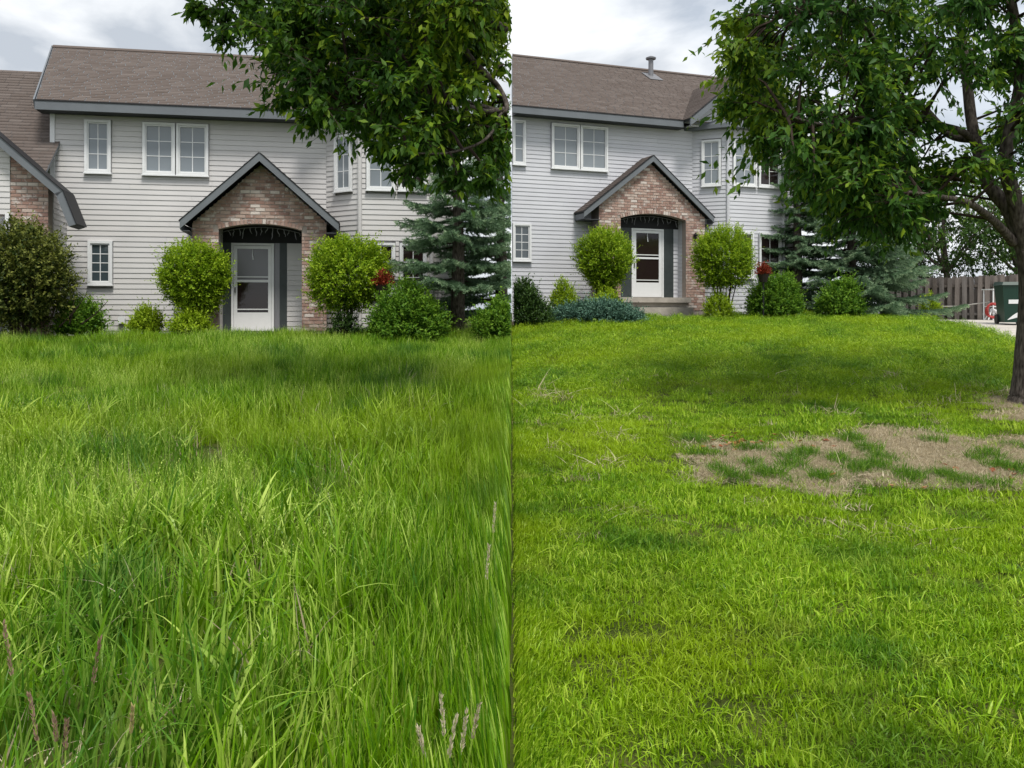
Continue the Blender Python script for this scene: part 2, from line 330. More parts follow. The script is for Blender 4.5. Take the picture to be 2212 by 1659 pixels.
def minus(iv, cut):
    outp = []
    for a, b in iv:
        if cut[1] <= a or cut[0] >= b: outp.append((a, b)); continue
        if cut[0] > a: outp.append((a, cut[0]))
        if cut[1] < b: outp.append((cut[1], b))
    return outp
def boards(p0, p1, z0, z1, holes, acc, edges=None):
    """lap boards on the wall face from p0 to p1 (local x, y), holes (u0, u1, z0, z1)"""
    p0, p1 = Vector((*p0, 0)), Vector((*p1, 0)); Lg = (p1 - p0).length; d = (p1 - p0) / Lg; rz = math.atan2(d.y, d.x); z = z0; k = 0
    while z < z1 - .02:
        iv = [(0.0, Lg)] if edges is None else [edges(z + EXPO / 2)]
        for h in holes:
            if h[2] < z + EXPO * .5 < h[3]: iv = minus(iv, (h[0], h[1]))
        rr = random.Random(k * 31 + int(Lg * 100))
        for a, b in iv:
            cuts = [a]; q = a + rr.uniform(1.5, 3.7)
            while q < b - .6: cuts.append(q); q += 3.7
            cuts.append(b)
            for c0, c1 in zip(cuts[:-1], cuts[1:]):
                if c1 - c0 > .03: acc.append((tuple(p0 + d * (c0 + .001) + Vector((0, 0, z))), rz, (c1 - c0 - .002, 1, 1)))
        z += EXPO; k += 1

def window(h, p0, p1, z0, z1, cols, rows, glass, label=None, fr=.055, sill=True):
    """window set on the face p0 -> p1 (local points on the wall face); returns its frame"""
    p0, p1 = Vector((*p0, 0)), Vector((*p1, 0)); Lg = (p1 - p0).length; d = (p1 - p0) / Lg; rz = math.atan2(d.y, d.x); H = z1 - z0
    b = MB(); y0, y1 = -.055, .02
    b.box(0, fr, y0, y1, 0, H); b.box(Lg - fr, Lg, y0, y1, 0, H); b.box(fr, Lg - fr, y0 + .001, y1, H - fr, H); b.box(fr, Lg - fr, y0 + .001, y1, 0, fr)
    f = b.build('window', M['white'], h.root); f.location = p0 + Vector((0, 0, z0)); f.rotation_euler = (0, 0, rz)
    if label: f['label'] = label
    s = .03; bs = MB(); bs.box(fr, fr + s, -.03, .015, fr, H - fr); bs.box(Lg - fr - s, Lg - fr, -.03, .015, fr, H - fr); bs.box(fr + s, Lg - fr - s, -.029, .015, H - fr - s, H - fr); bs.box(fr + s, Lg - fr - s, -.029, .015, fr, fr + s)
    bs.build('sash', M['white'], f)
    gx0, gx1, gz0, gz1 = fr + s, Lg - fr - s, fr + s, H - fr - s; mw = .018
    for i in range(1, cols): x = gx0 + (gx1 - gx0) * i / cols; MB().box(x - mw / 2, x + mw / 2, -.012, .004, gz0, gz1).build('muntin', M['white'], f)
    for j in range(1, rows): z = gz0 + (gz1 - gz0) * j / rows; MB().box(gx0, gx1, -.011, .003, z - mw / 2, z + mw / 2).build('muntin', M['white'], f)
    for i in range(cols):
        for j in range(rows):
            a0, a1 = gx0 + (gx1 - gx0) * i / cols, gx0 + (gx1 - gx0) * (i + 1) / cols; c0, c1 = gz0 + (gz1 - gz0) * j / rows, gz0 + (gz1 - gz0) * (j + 1) / rows
            t = random.uniform(-.0015, .0015); pb = MB(); pb.box(a0 + .001, a1 - .001, -.004, .004, c0 + .001, c1 - .001)
            pb.v = [(v[0], v[1] + t * (1 if v[0] > (a0 + a1) / 2 else -1), v[2]) for v in pb.v]; pb.build('pane', glass, f)
    if sill: MB().box(-.02, Lg + .02, -.075, .0, -.03, -.001).build('sill', M['white'], f)
    return f

def shingles(A, B, C, D, name, parent, thick=.013, expo=.135, tab=.30):
    """tabs laid on the slope A (eave left) B (eave right) C (ridge right) D (ridge left)"""
    A, B, C, D = map(Vector, (A, B, C, D)); nrmv = (B - A).cross(D - A).normalized()
    if nrmv.z < 0: nrmv = -nrmv
    Ls = ((D - A).length + (C - B).length) / 2; n = max(1, int(Ls / expo)); V = []; Fc = []; T = []
    eu = (B - A).normalized()
    for k in range(n):
        v0, v1 = k / n, min(1.0, (k + 1.12) / n); a0, b0 = A.lerp(D, v0), B.lerp(C, v0); a1, b1 = A.lerp(D, v1), B.lerp(C, v1)
        Lr = (b0 - a0).length; m_ = max(1, int(Lr / tab)); off = RNG.uniform(0, 1); row = RNG.uniform(-.07, .07)
        s = [0.0] + sorted(np.clip([(i + off + RNG.uniform(-.18, .18)) / m_ for i in range(m_)], 0, 1)) + [1.0]
        for s0, s1 in zip(s[:-1], s[1:]):
            if s1 - s0 < .002: continue
            e_ = .0; hgt = thick * RNG.uniform(.75, 1.25); g0, g1 = s0 + .0012, s1 - .0006
            q = [a0.lerp(b0, g0), a0.lerp(b0, g1), a1.lerp(b1, g1), a1.lerp(b1, g0)]; b = len(V)
            V += [q[0] + nrmv * hgt, q[1] + nrmv * hgt, q[2] + nrmv * hgt * .25, q[3] + nrmv * hgt * .25, q[0], q[1]]
            Fc += [(b, b + 1, b + 2, b + 3), (b + 4, b + 5, b + 1, b)]; T += [float(np.clip(.5 + row + RNG.normal(0, .2), 0, 1))] * 6
    o = link(name, mesh_np(name, [tuple(v) for v in V], Fc, T), parent, M['shingle']); o['kind'] = 'stuff'; return o

def gable_roof(h, xl, xr, apexx, zl, zr, za, yf, yb, th, parent, fas=.13, rake_depth=.045, tips=None, shing=True):
    """small front gable: two slabs, rake boards, dark drip edge, shingles"""
    for s, x0, z0 in ((-1, xl, zl), (1, xr, zr)):
        d = Vector((apexx - x0, 0, za - z0)); n = Vector((-d.z, 0, d.x)).normalized() * (1 if d.x > 0 else -1)
        if n.z < 0: n = -n
        P = [Vector((x0, yf, z0)), Vector((x0, yb, z0)), Vector((apexx, yb, za)), Vector((apexx, yf, za))]
        MB().slab([p - n * .05 for p in P], n * .05).build('roof_slab', M['soffit'], parent)
        e_ = Vector((0, -rake_depth, 0)); dn = d.normalized()
        R = [Vector((x0, yf - .002, z0)), Vector((apexx, yf - .002, za)), Vector((apexx, yf - .002, za - fas / max(.3, dn.dot(Vector((dn.x, 0, 0)).normalized())))), Vector((x0, yf - .002, z0 - fas / max(.3, abs(dn.x))))]
        MB().slab(R, e_).build('rake_board', M['trimgrey'], parent)
        Q = [Vector((x0, yf - rake_depth - .014, z0)) - dn * .02, Vector((apexx, yf - rake_depth - .014, za)), Vector((apexx, yb, za)), Vector((x0, yb, z0)) - dn * .02]
        MB().slab([q + n * .001 for q in Q], n * .018).build('drip_edge', M['dripedge'], parent)
        if shing:
            if s < 0: shingles(P[1] + n * .02, P[0] + n * .02, P[3] + n * .02, P[2] + n * .02, 'shingles', parent)
            else: shingles(P[0] + n * .02, P[1] + n * .02, P[2] + n * .02, P[3] + n * .02, 'shingles', parent)

def brick_courses(acc, z0, z1, ivf, y, x_org=0.0, depth=.014):
    k = 0; z = z0; pitch = BH + .011; pl = BL + .011
    while z + pitch < z1 + .02:
        for a, b in ivf(z + pitch / 2):
            st = x_org + (pl / 2 if k % 2 else 0); i0 = math.floor((a - st) / pl)
            q = st + i0 * pl
            while q < b:
                c0, c1 = max(q, a), min(q + BL, b)
                if c1 - c0 > .03: acc.append((((c0 + c1) / 2, y, z + pitch / 2), 0, (c1 - c0, depth * random.uniform(.8, 1.25), BH)))
                q += pl
        z += pitch; k += 1

def build_house(c):
    h = House(c['ref'][0], c['ref'][1], rad(c['theta']), c['zb'], 'house'); root = h.root; sid = c['siding']
    tag(root, c['label'], 'house')
    OH = .45; z_e = h.z(*c['eave'], -OH); yr = 4.2; z_r = h.z(*c['ridge'], yr); seam = c.get('seam', False)
    xl = (lambda ly: h.seam(ly)) if seam else (lambda ly: h.lx(c['wall_l'], 0))
    wl, wr = xl(0), h.lx(c['wall_r'], 0); deep = 8.4; zs = z_e - .17           # zs: soffit level
    # wall core with gable ends
    b = MB(); ll = [xl(.03), xl(deep)]
    foot = [(ll[0], .03), (wr, .03), (wr, deep), (ll[1], deep)]
    n = 4; zt = z_e + .0
    b.v = [(x, y, -.6) for x, y in foot] + [(x, y, zt) for x, y in foot] + [(wr, yr, z_r - .06), (xl(yr), yr, z_r - .06)]
    b.f = [(3, 2, 1, 0), (0, 1, 5, 4), (1, 2, 6, 8, 5), (2, 3, 7, 6), (3, 0, 4, 9, 7), (4, 5, 8, 9), (6, 7, 9, 8)]
    b.build('wall', M['wallback'], root)
    # ---- main roof
    reaves = h.lx(c['roof_r'], -OH)
    eL = (xl(-OH) if seam else h.lx(c['eave_l'], -OH)); rL = (xl(yr) if seam else h.lx(c['ridge_l'], yr)); rR = reaves
    roof = MB()
    nv = Vector((0, -(z_r - z_e), yr + OH)).normalized()
    A, B, C, D = Vector((eL, -OH, z_e)), Vector((reaves, -OH, z_e)), Vector((rR, yr, z_r)), Vector((rL, yr, z_r))
    bk = deep + OH; zb2 = z_r - (z_r - z_e) * (bk - yr) / (yr + OH)
    roof.slab([A, B, C, D], -nv * .06)
    eLb = (xl(bk) if seam else eL)
    roof.slab([D, C, Vector((rR, bk, zb2)), Vector((eLb, bk, zb2))], Vector((0, 0, -.07)))
    roof = roof.build('roof', M['trimgrey'], root)
    shingles(A + nv * .001, B + nv * .001, C, D, 'shingles', roof)
    if not seam: MB().slab([D + nv * .03 + Vector((-.01, 0, .0)), A + nv * .03 + Vector((-.01, -.01, 0)), A - nv * .16 + Vector((-.01, -.01, 0)), D - nv * .16 + Vector((-.01, 0, 0))], (-.03, 0, 0)).build('rake_board', M['trimgrey'], roof)
    rc = MB(); rc.slab([D + Vector((0, -.14, -.055)), C + Vector((0, -.14, -.055)), C + Vector((0, 0, .03)), D + Vector((0, 0, .03))], (0, 0, .02)); rc.build('ridge_cap', M['shingle'], roof)
    # ---- front gable over the bay
    gfl = h.lx(c['gable_l'], -OH); half = c['gable_half']; apx = gfl + half; zapx = z_e + half * .80; gfr = gfl + 2 * half
    yb = -OH + (zapx - z_e) * (yr + OH) / (z_r - z_e) + .1
    gr = empty('gable_roof'); gr.parent = root
    gable_roof(h, gfl, gfr, apx, z_e, z_e, zapx, -OH - .35, min(yb, 4.1), .05, gr, fas=.17, shing=True)
    MB().prism([(gfl + .25, z_e - .1), (gfr - .25, z_e - .1), (apx, zapx - .28)], -OH + .1, .05).build('gable_wall', M[sid], gr)
    # fascia, drip edge, soffit
    MB().box(eL, gfl - .005, -OH - .035, -OH, z_e - .19, z_e - .004).build('fascia', M['trimgrey'], roof)
    MB().box(eL, gfl + .01, -OH - .05, -OH + .02, z_e + .0, z_e + .028).build('drip_edge', M['dripedge'], roof)
    sl = eL if not seam else xl(0)
    MB().box(sl, gfl + .1, -OH + .001, .028, zs - .012, zs).build('soffit', M['soffit'], roof)
    acc = []
    # ---- windows on the main wall
    holes = []
    for (x0, x1, y0, y1, cols, rows, g, lab, parts) in c['windows']:
        a0 = h.seam(0) if x0 is None else h.lx(x0); a1 = h.lx(x1); xm = x1 if x0 is None else (x0 + x1) / 2
        z1, z0 = h.z(xm, y0), h.z(xm, y1); holes.append((a0 - wl - .01, a1 - wl + .01, z0 - .03, z1 + .005))
        wd = (a1 - a0) / parts
        for i in range(parts):
            window(h, (a0 + wd * i + (.0 if i == 0 else .012), -.028), (a0 + wd * (i + 1) - (0 if i == parts - 1 else .012), -.028), z0, z1, cols, rows, M[g], lab)
    # ---- porch
    P = c['porch']; p = P['p']; yf = -p
    bxl, bxr = h.lx(P['brick'][0], yf), h.lx(P['brick'][1], yf); oxl, oxr = h.lx(P['open'][0], yf), h.lx(P['open'][1], yf)
    zsp = h.z((P['open'][0] + P['open'][1]) / 2, P['spring'], yf); zcr = h.z((P['open'][0] + P['open'][1]) / 2, P['crown'], yf)
    yo = yf - P.get('over', .32)
    apx_, _, apz = h.loc(*P['apex'], yo - .045); tlx, _, tlz = h.loc(*P['tip_l'], yo - .045); trx, _, trz = h.loc(*P['tip_r'], yo - .045)
    tz = (tlz + trz) / 2; sl1 = (apz - tz) / (apx_ - tlx); sl2 = (apz - tz) / (trx - apx_)
    def gl(z): return max(bxl, apx_ - (apz - .2 - z) / sl1)
    def gr_(z): return min(bxr, apx_ + (apz - .2 - z) / sl2)
    xm, wm, rise = (oxl + oxr) / 2, (oxr - oxl) / 2, max(.03, zcr - zsp); Rr = (wm * wm + rise * rise) / (2 * rise); zc0 = zcr - Rr
    def hole(z, pad=0.0):
        if z < zsp: return (oxl - pad, oxr + pad)
        q = (Rr + pad) ** 2 - (z - zc0) ** 2
        if q <= 0 or z > zcr + pad: return None
        return (xm - min(wm + pad, math.sqrt(q)), xm + min(wm + pad, math.sqrt(q)))
    porch = empty('porch'); porch.parent = root
    zb0 = h.z((P['open'][0] + P['open'][1]) / 2, P['base'], yf)
    arch = [(xm + Rr * math.sin(a), zc0 + Rr * math.cos(a)) for a in np.linspace(-math.asin(wm / Rr), math.asin(wm / Rr), 13)]
    zl_ = apz - .2 - (apx_ - bxl) * sl1; zr_ = apz - .2 - (bxr - apx_) * sl2
    poly = [(bxl, zb0 - .5), (oxl, zb0 - .5)] + arch + [(oxr, zb0 - .5), (bxr, zb0 - .5), (bxr, zr_), (apx_, apz - .2), (bxl, zl_)]
    MB().prism(poly, yf + .014, yf + .22).build('mortar_wall', M['mortar'], porch)
    MB().box(bxl, bxl + .12, yf + .221, .0, zb0 - .5, zl_).build('side_wall', M['mortar'], porch)
    MB().box(bxr - .12, bxr, yf + .221, .0, zb0 - .5, zr_).build('side_wall', M['mortar'], porch)
    bacc = []; AR = .11
    def ivf(z):
        a, b_ = gl(z), gr_(z)
        if b_ - a < .04: return []
        hh = hole(z, AR if z > zsp - .02 else 0)
        return minus([(a, b_)], hh) if hh else [(a, b_)]
    brick_courses(bacc, zb0, apz - .25, ivf, yf + .016)
    amax = math.asin(wm / Rr); nb = int(2 * amax * Rr / (BH + .01))      # soldier bricks round the arch
    for i in range(nb):
        a = -amax + (i + .5) * 2 * amax / nb
        bacc.insert(0, ((xm + (Rr + AR / 2) * math.sin(a), yf + .016, zc0 + (Rr + AR / 2) * math.cos(a)), (0, a, 0), (BH, .018, AR - .008)))
    kz = c.get('brick_key'); bacc.sort(key=lambda q: -q[0][2])
    # side bricks of the outer left flank
    place_pieces('brick', BRICK, bacc, porch, 300, 'brickwork')
    # recess: ceiling, header, siding cheeks
    yd = P.get('yd', -.03)
    MB().box(oxl - .15, oxr + .15, yf + .221, -.0, zcr + .01, zcr + .06).build('ceiling', M['dark'], porch)
    zdt = h.z(P['door'][0], P['door'][2], yd)
    MB().box(oxl - .14, oxr + .14, yd - .02, -.001, zdt + .01, zcr + .008).build('header', M['dark'], porch)
    chk = []
    xck = oxr + .02
    boards((xck, -.03), (xck, yf + .23), zb0, zcr, [], chk)
    MB().box(xck + .001, xck + .05, yf + .222, -.03, zb0 - .3, zcr).build('cheek', M['wallback'], porch)
    MB().box(oxl - .07, oxl - .02, yf + .222, -.03, zb0 - .3, zcr).build('cheek', M[sid], porch)
    for q in P.get('strips', []):          # flat panels either side of the door (px0, px1, material)
        a0, a1 = h.lx(q[0], yd), h.lx(q[1], yd); zz = h.z(P['door'][0], P['door'][3], yd)
        if q[2] == 'boards': boards((a0, yd), (a1, yd), zz, zdt + .02, [], chk)
        else: MB().box(a0, a1, yd - .02, .0, zz, zdt + .01).build(q[3], M[q[2]], porch)
    place_pieces('siding_board', BOARD[sid], chk, porch)
    # storm door
    d0, d1 = h.lx(P['door'][0], yd), h.lx(P['door'][1], yd); dz0 = h.z(P['door'][0], P['door'][3], yd); Hh = zdt - dz0
    door = empty('door', (d0, yd, dz0)); door.parent = root; Wd = d1 - d0; st = .075 if Wd < 1.05 else .10
    fr = MB(); fr.box(-.0, .05, -.05, .02, 0, Hh); fr.box(Wd - .05, Wd, -.05, .02, 0, Hh); fr.box(.05, Wd - .05, -.05, .02, Hh - .05, Hh); fr.build('door_frame', M['white'], door)
    lf = MB(); x0, x1 = .055, Wd - .055; zk, zm, ztp = Hh * P['kick'], Hh * P['mid'], Hh - .06
    lf.box(x0, x0 + st, -.035, .01, .01, ztp); lf.box(x1 - st, x1, -.035, .01, .01, ztp); lf.box(x0 + st, x1 - st, -.034, .01, ztp - .07, ztp)
    lf.box(x0 + st, x1 - st, -.034, .01, zm - .035, zm + .02); lf.box(x0 + st, x1 - st, -.034, .01, .01, zk); lf.box(x0 + st, x1 - st, -.036, .01, zm + .075, zm + .10); lf.box(x0 + st, x1 - st, -.036, .01, zk + .06, zk + .085)
    leaf = lf.build('door_leaf', M['white'], door)
    MB().box(x0 + st, x1 - st, -.014, -.004, zm + .02, ztp - .07).build('glass', M[P['glass'][0]], door)
    MB().box(x0 + st, x1 - st, -.014, -.004, zk, zm - .035).build('glass', M[P['glass'][1]], door)
    MB().box(x0 + .02, x0 + .05, -.075, -.034, Hh * .44, Hh * .50).build('handle', M['metal'], door)
    tg = MB(); mz = ztp - .08; mxx = (x0 + x1) / 2; tg.tube([(mxx, -.02, mz), (mxx - .005, -.03, mz - .12), (mxx + .012, -.03, mz - .24)], [.006, .012, .018], 6); tg.build('door_ornament', M['white'], door)
    # porch roof
    pr = empty('porch_roof'); pr.parent = root
    gable_roof(h, tlx, trx, apx_, tz, tz, apz, yo, .0, .05, pr, fas=.13)
    for s_, xx in ((-1, tlx), (1, trx)):
        xa, xb = (xx + .03, bxl - .002) if s_ < 0 else (bxr + .002, xx - .03)
        MB().box(xa, xb, yo + .004, -.03, tz - .22, tz - .20).build('soffit', M['soffit'], pr)
        MB().box(xx + .004 if s_ < 0 else xx - .03, xx + .03 if s_ < 0 else xx - .004, yo + .004, -.03, tz - .199, tz - .05).build('fascia', M['trimgrey'], pr)
    # slab and step
    MB().box(oxl - .1, oxr + .02, yf + .0, yd - .021, dz0 - .9, dz0 - .16).build('porch_slab', M['step'], porch)
    MB().box(oxl - .1, oxr + .1, yd - .6, yd - .022, dz0 - .159, dz0 - .012).build('threshold', M['step'], porch)
    MB().box(oxl + .12, oxr + .02, yf - .36, yf - .001, dz0 - 1.0, dz0 - .30).build('step', M['step'], porch)
    # ---- bay, two storeys high, angled sides
    Bq = c['bay']; q = .75; f0, f1 = h.lx(Bq['front'][0], -q), h.lx(Bq['front'][1], -q); s0, s1 = f0 - q, f1 + q; zbt = h.z(Bq['front'][0], Bq['top'], -q)
    bay = empty('bay'); bay.parent = root; e2 = .03
    pts = [(s0, .029), (f0, -q + e2), (f1, -q + e2), (s1, .029)]
    bb = MB(); bb.v = [(x, y, -.5) for x, y in pts] + [(x, y, zbt) for x, y in pts]; bb.f = [(0, 1, 5, 4), (1, 2, 6, 5), (2, 3, 7, 6), (3, 0, 4, 7), (4, 5, 6, 7), (3, 2, 1, 0)]; bb.build('bay_wall', M['wallback'], bay)
    bh = {0: [], 1: [], 2: []}; faces = [((s0, 0), (f0, -q)), ((f0, -q), (f1, -q)), ((f1, -q), (s1, 0))]
    for (fi, u0, u1, y0, y1, cols, rows, g) in Bq['windows']:
        a, b_ = Vector(faces[fi][0]), Vector(faces[fi][1]); Lg = (b_ - a).length; dd = (b_ - a) / Lg; nn = Vector((dd.y, -dd.x)) * .028
        z1, z0 = h.z(Bq['front'][0], y0, -q), h.z(Bq['front'][0], y1, -q); w0, w1 = a + dd * (u0 * Lg) + nn, a + dd * (u1 * Lg) + nn
        window(h, tuple(w0), tuple(w1), z0, z1, cols, rows, M[g]); bh[fi].append((u0 * Lg - .01, u1 * Lg + .01, z0 - .03, z1 + .005))
    bacc2 = []
    for fi in (0, 1, 2): boards(faces[fi][0], faces[fi][1], -.3, zbt, bh[fi], bacc2)
    place_pieces('siding_board', BOARD[sid], bacc2, bay, 300, 'siding_boards')
    for (x, y), sgn in (((f0, -q), -1), ((f1, -q), 1)):
        MB().tube([(x, y - .012, -.3), (x, y - .012, zbt)], .052, 8).build('corner_trim', M['siding'] if not seam else M['siding_cool'], bay)
    ov = .3; zt = zbt; o8 = [(s0 - ov, -.0), (f0 - ov * .41, -q - ov), (f1 + ov * .41, -q - ov), (s1 + ov, -.0)]
    br = MB(); ap = [(f0 + .2, .0), (f1 - .2, .0)]; zz = zt + .55
    br.v = [(x, y, zt + .12) for x, y in o8] + [(x, y, zz) for x, y in ap] + [(x, y, zt) for x, y in o8]
    br.f = [(0, 1, 4), (1, 2, 5, 4), (2, 3, 5), (6, 7, 1, 0), (7, 8, 2, 1), (8, 9, 3, 2), (9, 8, 7, 6), (0, 4, 5, 3, 9, 6)]
    br.build('bay_roof', M['trimgrey'], bay)
    # ---- boards of the main wall
    holes.append((s0 - wl, s1 - wl, -9, 99)); holes.append((oxl - .1 - wl, oxr + .1 - wl, -9, zcr + .05))
    boards((wl, 0), (wr, 0), -.35, zs, holes, acc)
    acc.sort(key=lambda t: -t[2][0]); place_pieces('siding_board', BOARD[sid], acc, root, 300, 'siding_boards')
    if not seam: MB().box(wl - .012, wl + .085, -.035, .03, -.3, zs - .013).build('corner_trim', M['white'], root)
    MB().box(wr - .085, wr + .012, -.035, .03, -.3, zs - .013).build('corner_trim', M['white'], root)
    c.update(h=h, z_e=z_e, z_r=z_r, yr=yr, OH=OH, zcr=zcr, zsp=zsp, xm=xm, wm=wm, Rr=Rr, zc0=zc0, porch_y=yf, dz0=dz0, zdt=zdt, root=root, oxl=oxl, oxr=oxr, bxr=bxr, roof_o=roof, wl=wl)
    return c

left = build_house(dict(ref=(560, 20.5), theta=11, zb=1.12, siding='siding',
    label='grey sided two-storey house with garage wing, standing behind uncut tall grass',
    eave=(315, 227.5), ridge=(330, 112), eave_l=76, ridge_l=115, wall_l=110, wall_r=985, roof_r=1000, gable_l=650, gable_half=1.9,
    windows=[(184, 241, 260, 374, 2, 3, 'glass_blind', None, 1), (309, 451, 267, 379, 2, 3, 'glass_blind', 'pair of tall white grid windows', 2), (191, 244, 521, 615, 2, 4, 'glass_sky', None, 1)],
    porch=dict(p=.95, brick=(415, 705), open=(472, 652), spring=497, crown=484, base=716, apex=(560, 330), tip_l=(388, 478), tip_r=(732, 481),
               door=(500, 592, 525, 716), kick=.215, mid=.575, glass=('glass_screen', 'glass_dark'),
               strips=[(470, 499, 'doorgreen', 'sidelight'), (593, 604, 'glass_screen', 'sidelight_glass'), (604, 620, 'doorgreen', 'sidelight'), (620, 690, 'boards', '')]),
    bay=dict(front=(777, 932), top=262, windows=[(0, .30, .80, 287, 410, 2, 3, 'glass_blind'), (1, .09, .49, 285, 410, 2, 3, 'glass_blind'), (1, .53, .93, 285, 410, 2, 3, 'glass_dark'),
         (1, .09, .49, 524, 640, 2, 3, 'glass_dark'), (1, .55, .93, 524, 640, 2, 3, 'glass_dark')])))
right = build_house(dict(ref=(1400, 26.3), theta=21, zb=1.50, siding='siding_cool', seam=True,
    label='cool grey sided two-storey house with brick gabled porch, standing above the mown lawn',
    eave=(1290, 245), ridge=(1330, 144), wall_r=1722, roof_r=1735, gable_l=1476, gable_half=2.25,
    windows=[(None, 1134, 261, 357, 1, 3, 'glass_blind', None, 1), (1190, 1311, 271, 367, 2, 3, 'glass_blind', 'pair of tall white grid windows', 2), (None, 1146, 484, 564, 2, 4, 'glass_sky', None, 1)],
    porch=dict(p=.5, over=.12, brick=(1294, 1523), open=(1341, 1482), spring=474, crown=462, base=671, apex=(1412, 336), tip_l=(1262, 466), tip_r=(1543, 460),
               door=(1363, 1432, 493, 642), kick=.215, mid=.575, glass=('glass_dark', 'glass_dark'),
               strips=[(1325, 1362, 'doorgreen', 'sidelight'), (1433, 1454, 'doorgreen', 'sidelight'), (1454, 1500, 'boards', '')]),
    bay=dict(front=(1572, 1692), top=278, windows=[(0, .28, .82, 300, 400, 2, 3, 'glass_blind'), (1, .08, .49, 300, 400, 2, 3, 'glass_blind'), (1, .53, .93, 300, 400, 2, 3, 'glass_dark'),
         (0, .30, .84, 500, 600, 2, 3, 'glass_dark'), (1, .06, .44, 500, 600, 2, 3, 'glass_dark'), (1, .54, .94, 500, 600, 2, 3, 'glass_dark')])))

# ---- garage wing of the left house
h = left['h']; wing = empty('garage_wing'); wing.parent = left['root']
lxA = h.lx(130, 0); zA0 = h.z(119, 306, 0); tanA = .85; yA1 = -1.15; xL = h.lx(-140, 0) - 1.5
pA = lambda x, y: Vector((x, y, zA0 + y * tanA))
nA = Vector((0, -tanA, 1)).normalized()
ridgeA = h.z(91, 165, 3.0); yA2 = (ridgeA - zA0) / tanA
wroof = MB(); wroof.slab([pA(xL, yA1), pA(lxA, yA1), pA(lxA, yA2), pA(xL, yA2)], -nA * .05); wroof.slab([pA(xL, yA2), pA(lxA, yA2), Vector((lxA, 7.5, zA0)), Vector((xL, 7.5, zA0))], (0, 0, -.06))
wroof = wroof.build('roof', M['trimgrey'], wing)
shingles(pA(xL, yA1), pA(lxA, yA1), pA(lxA, yA2), pA(xL, yA2), 'shingles', wroof)
yB = -1.25                                     # face of the garage gable
k1 = h.loc(-75, 232, yB - .3); k2 = h.loc(135, 412, yB - .3); k3 = h.loc(164, 484, yB - .3)
cornx = h.lx(104, yB); bk0 = h.lx(22, yB); zg = lambda x: k2[2] + (k2[0] - x) * (k1[2] - k2[2]) / (k2[0] - k1[0])
gw = MB(); gw.prism([(xL, -.4), (cornx, -.4), (cornx, zg(cornx) - .2), (k1[0], k1[2] - .2), (xL, k1[2] - .2)], yB + .016, yB + .3); gw.build('gable_wall', M['mortar'], wing)
MB().box(xL, cornx - .003, yB + .301, .03, -.4, zA0 - 1.05).build('wing_wall', M['wallback'], wing)
acc = []; boards((cornx, yB + .31), (cornx, 0.0), -.2, zg(cornx) - .3, [], acc); sg = (k1[2] - k2[2]) / (k2[0] - k1[0]); boards((xL, yB), (bk0, yB), h.z(0, 463, yB), zg(xL) , [], acc, edges=lambda z: (0, max(.0, min(bk0, k2[0] - (z + .2 - k2[2]) / sg) - xL)))
place_pieces('siding_board', BOARD['siding'], acc, wing, 300, 'siding_boards')
bq = []; brick_courses(bq, -.2, k1[2], lambda z: [(bk0, min(cornx, k2[0] - (z + .22 - k2[2]) / ((k1[2] - k2[2]) / (k2[0] - k1[0]))))] if z < zg(bk0) - .25 else [], yB + .018)
bq.sort(key=lambda t: -t[0][2]); place_pieces('brick', BRICK, bq, wing, 300, 'brickwork')
MB().box(bk0 - .09, bk0 - .004, yB - .03, yB + .01, -.2, h.z(0, 463, yB)).build('garage_door_jamb', M['white'], wing)
MB().box(xL, bk0 - .1, yB - .012, yB + .01, -.2, h.z(0, 468, yB)).build('garage_door', M['glass_screen'], wing)
for (a, b_) in ((k1, k2), (k2, k3)):
    a, b_ = Vector(a), Vector(b_); d = (b_ - a).normalized(); n = Vector((-d.z, 0, d.x)); n = n if n.z > 0 or n.x > 0 else -n
    MB().slab([a, b_, b_ - n * .15, a - n * .15], (0, .04, 0)).build('rake_board', M['trimgrey'], wing)
    MB().slab([a + n * .002 + Vector((0, -.02, 0)), b_ + n * .002 + Vector((0, -.02, 0)), b_ + n * .002 + Vector((0, .75, 0)), a + n * .002 + Vector((0, .75, 0))], n * .02).build('drip_edge', M['dripedge'], wing)
    MB().slab([a - n * .151 + Vector((0, .041, 0)), b_ - n * .151 + Vector((0, .041, 0)), b_ - n * .151 + Vector((0, .74, 0)), a - n * .151 + Vector((0, .74, 0))], n * .14).build('soffit', M['soffit'], wing)
# small vent hood on the left house
p = h.loc(264, 690, -.03); vb = MB(); vb.prism([(-.07, -.09), (.07, -.09), (.07, .02), (.05, .07), (-.05, .07), (-.07, .02)], -.09, 0)
o = vb.build('dryer_vent', M['white'], left['root']); o.location = p
p = right['h'].loc(1216, 622, -.03); o = link('dryer_vent', o.data, right['root']); o.location = p
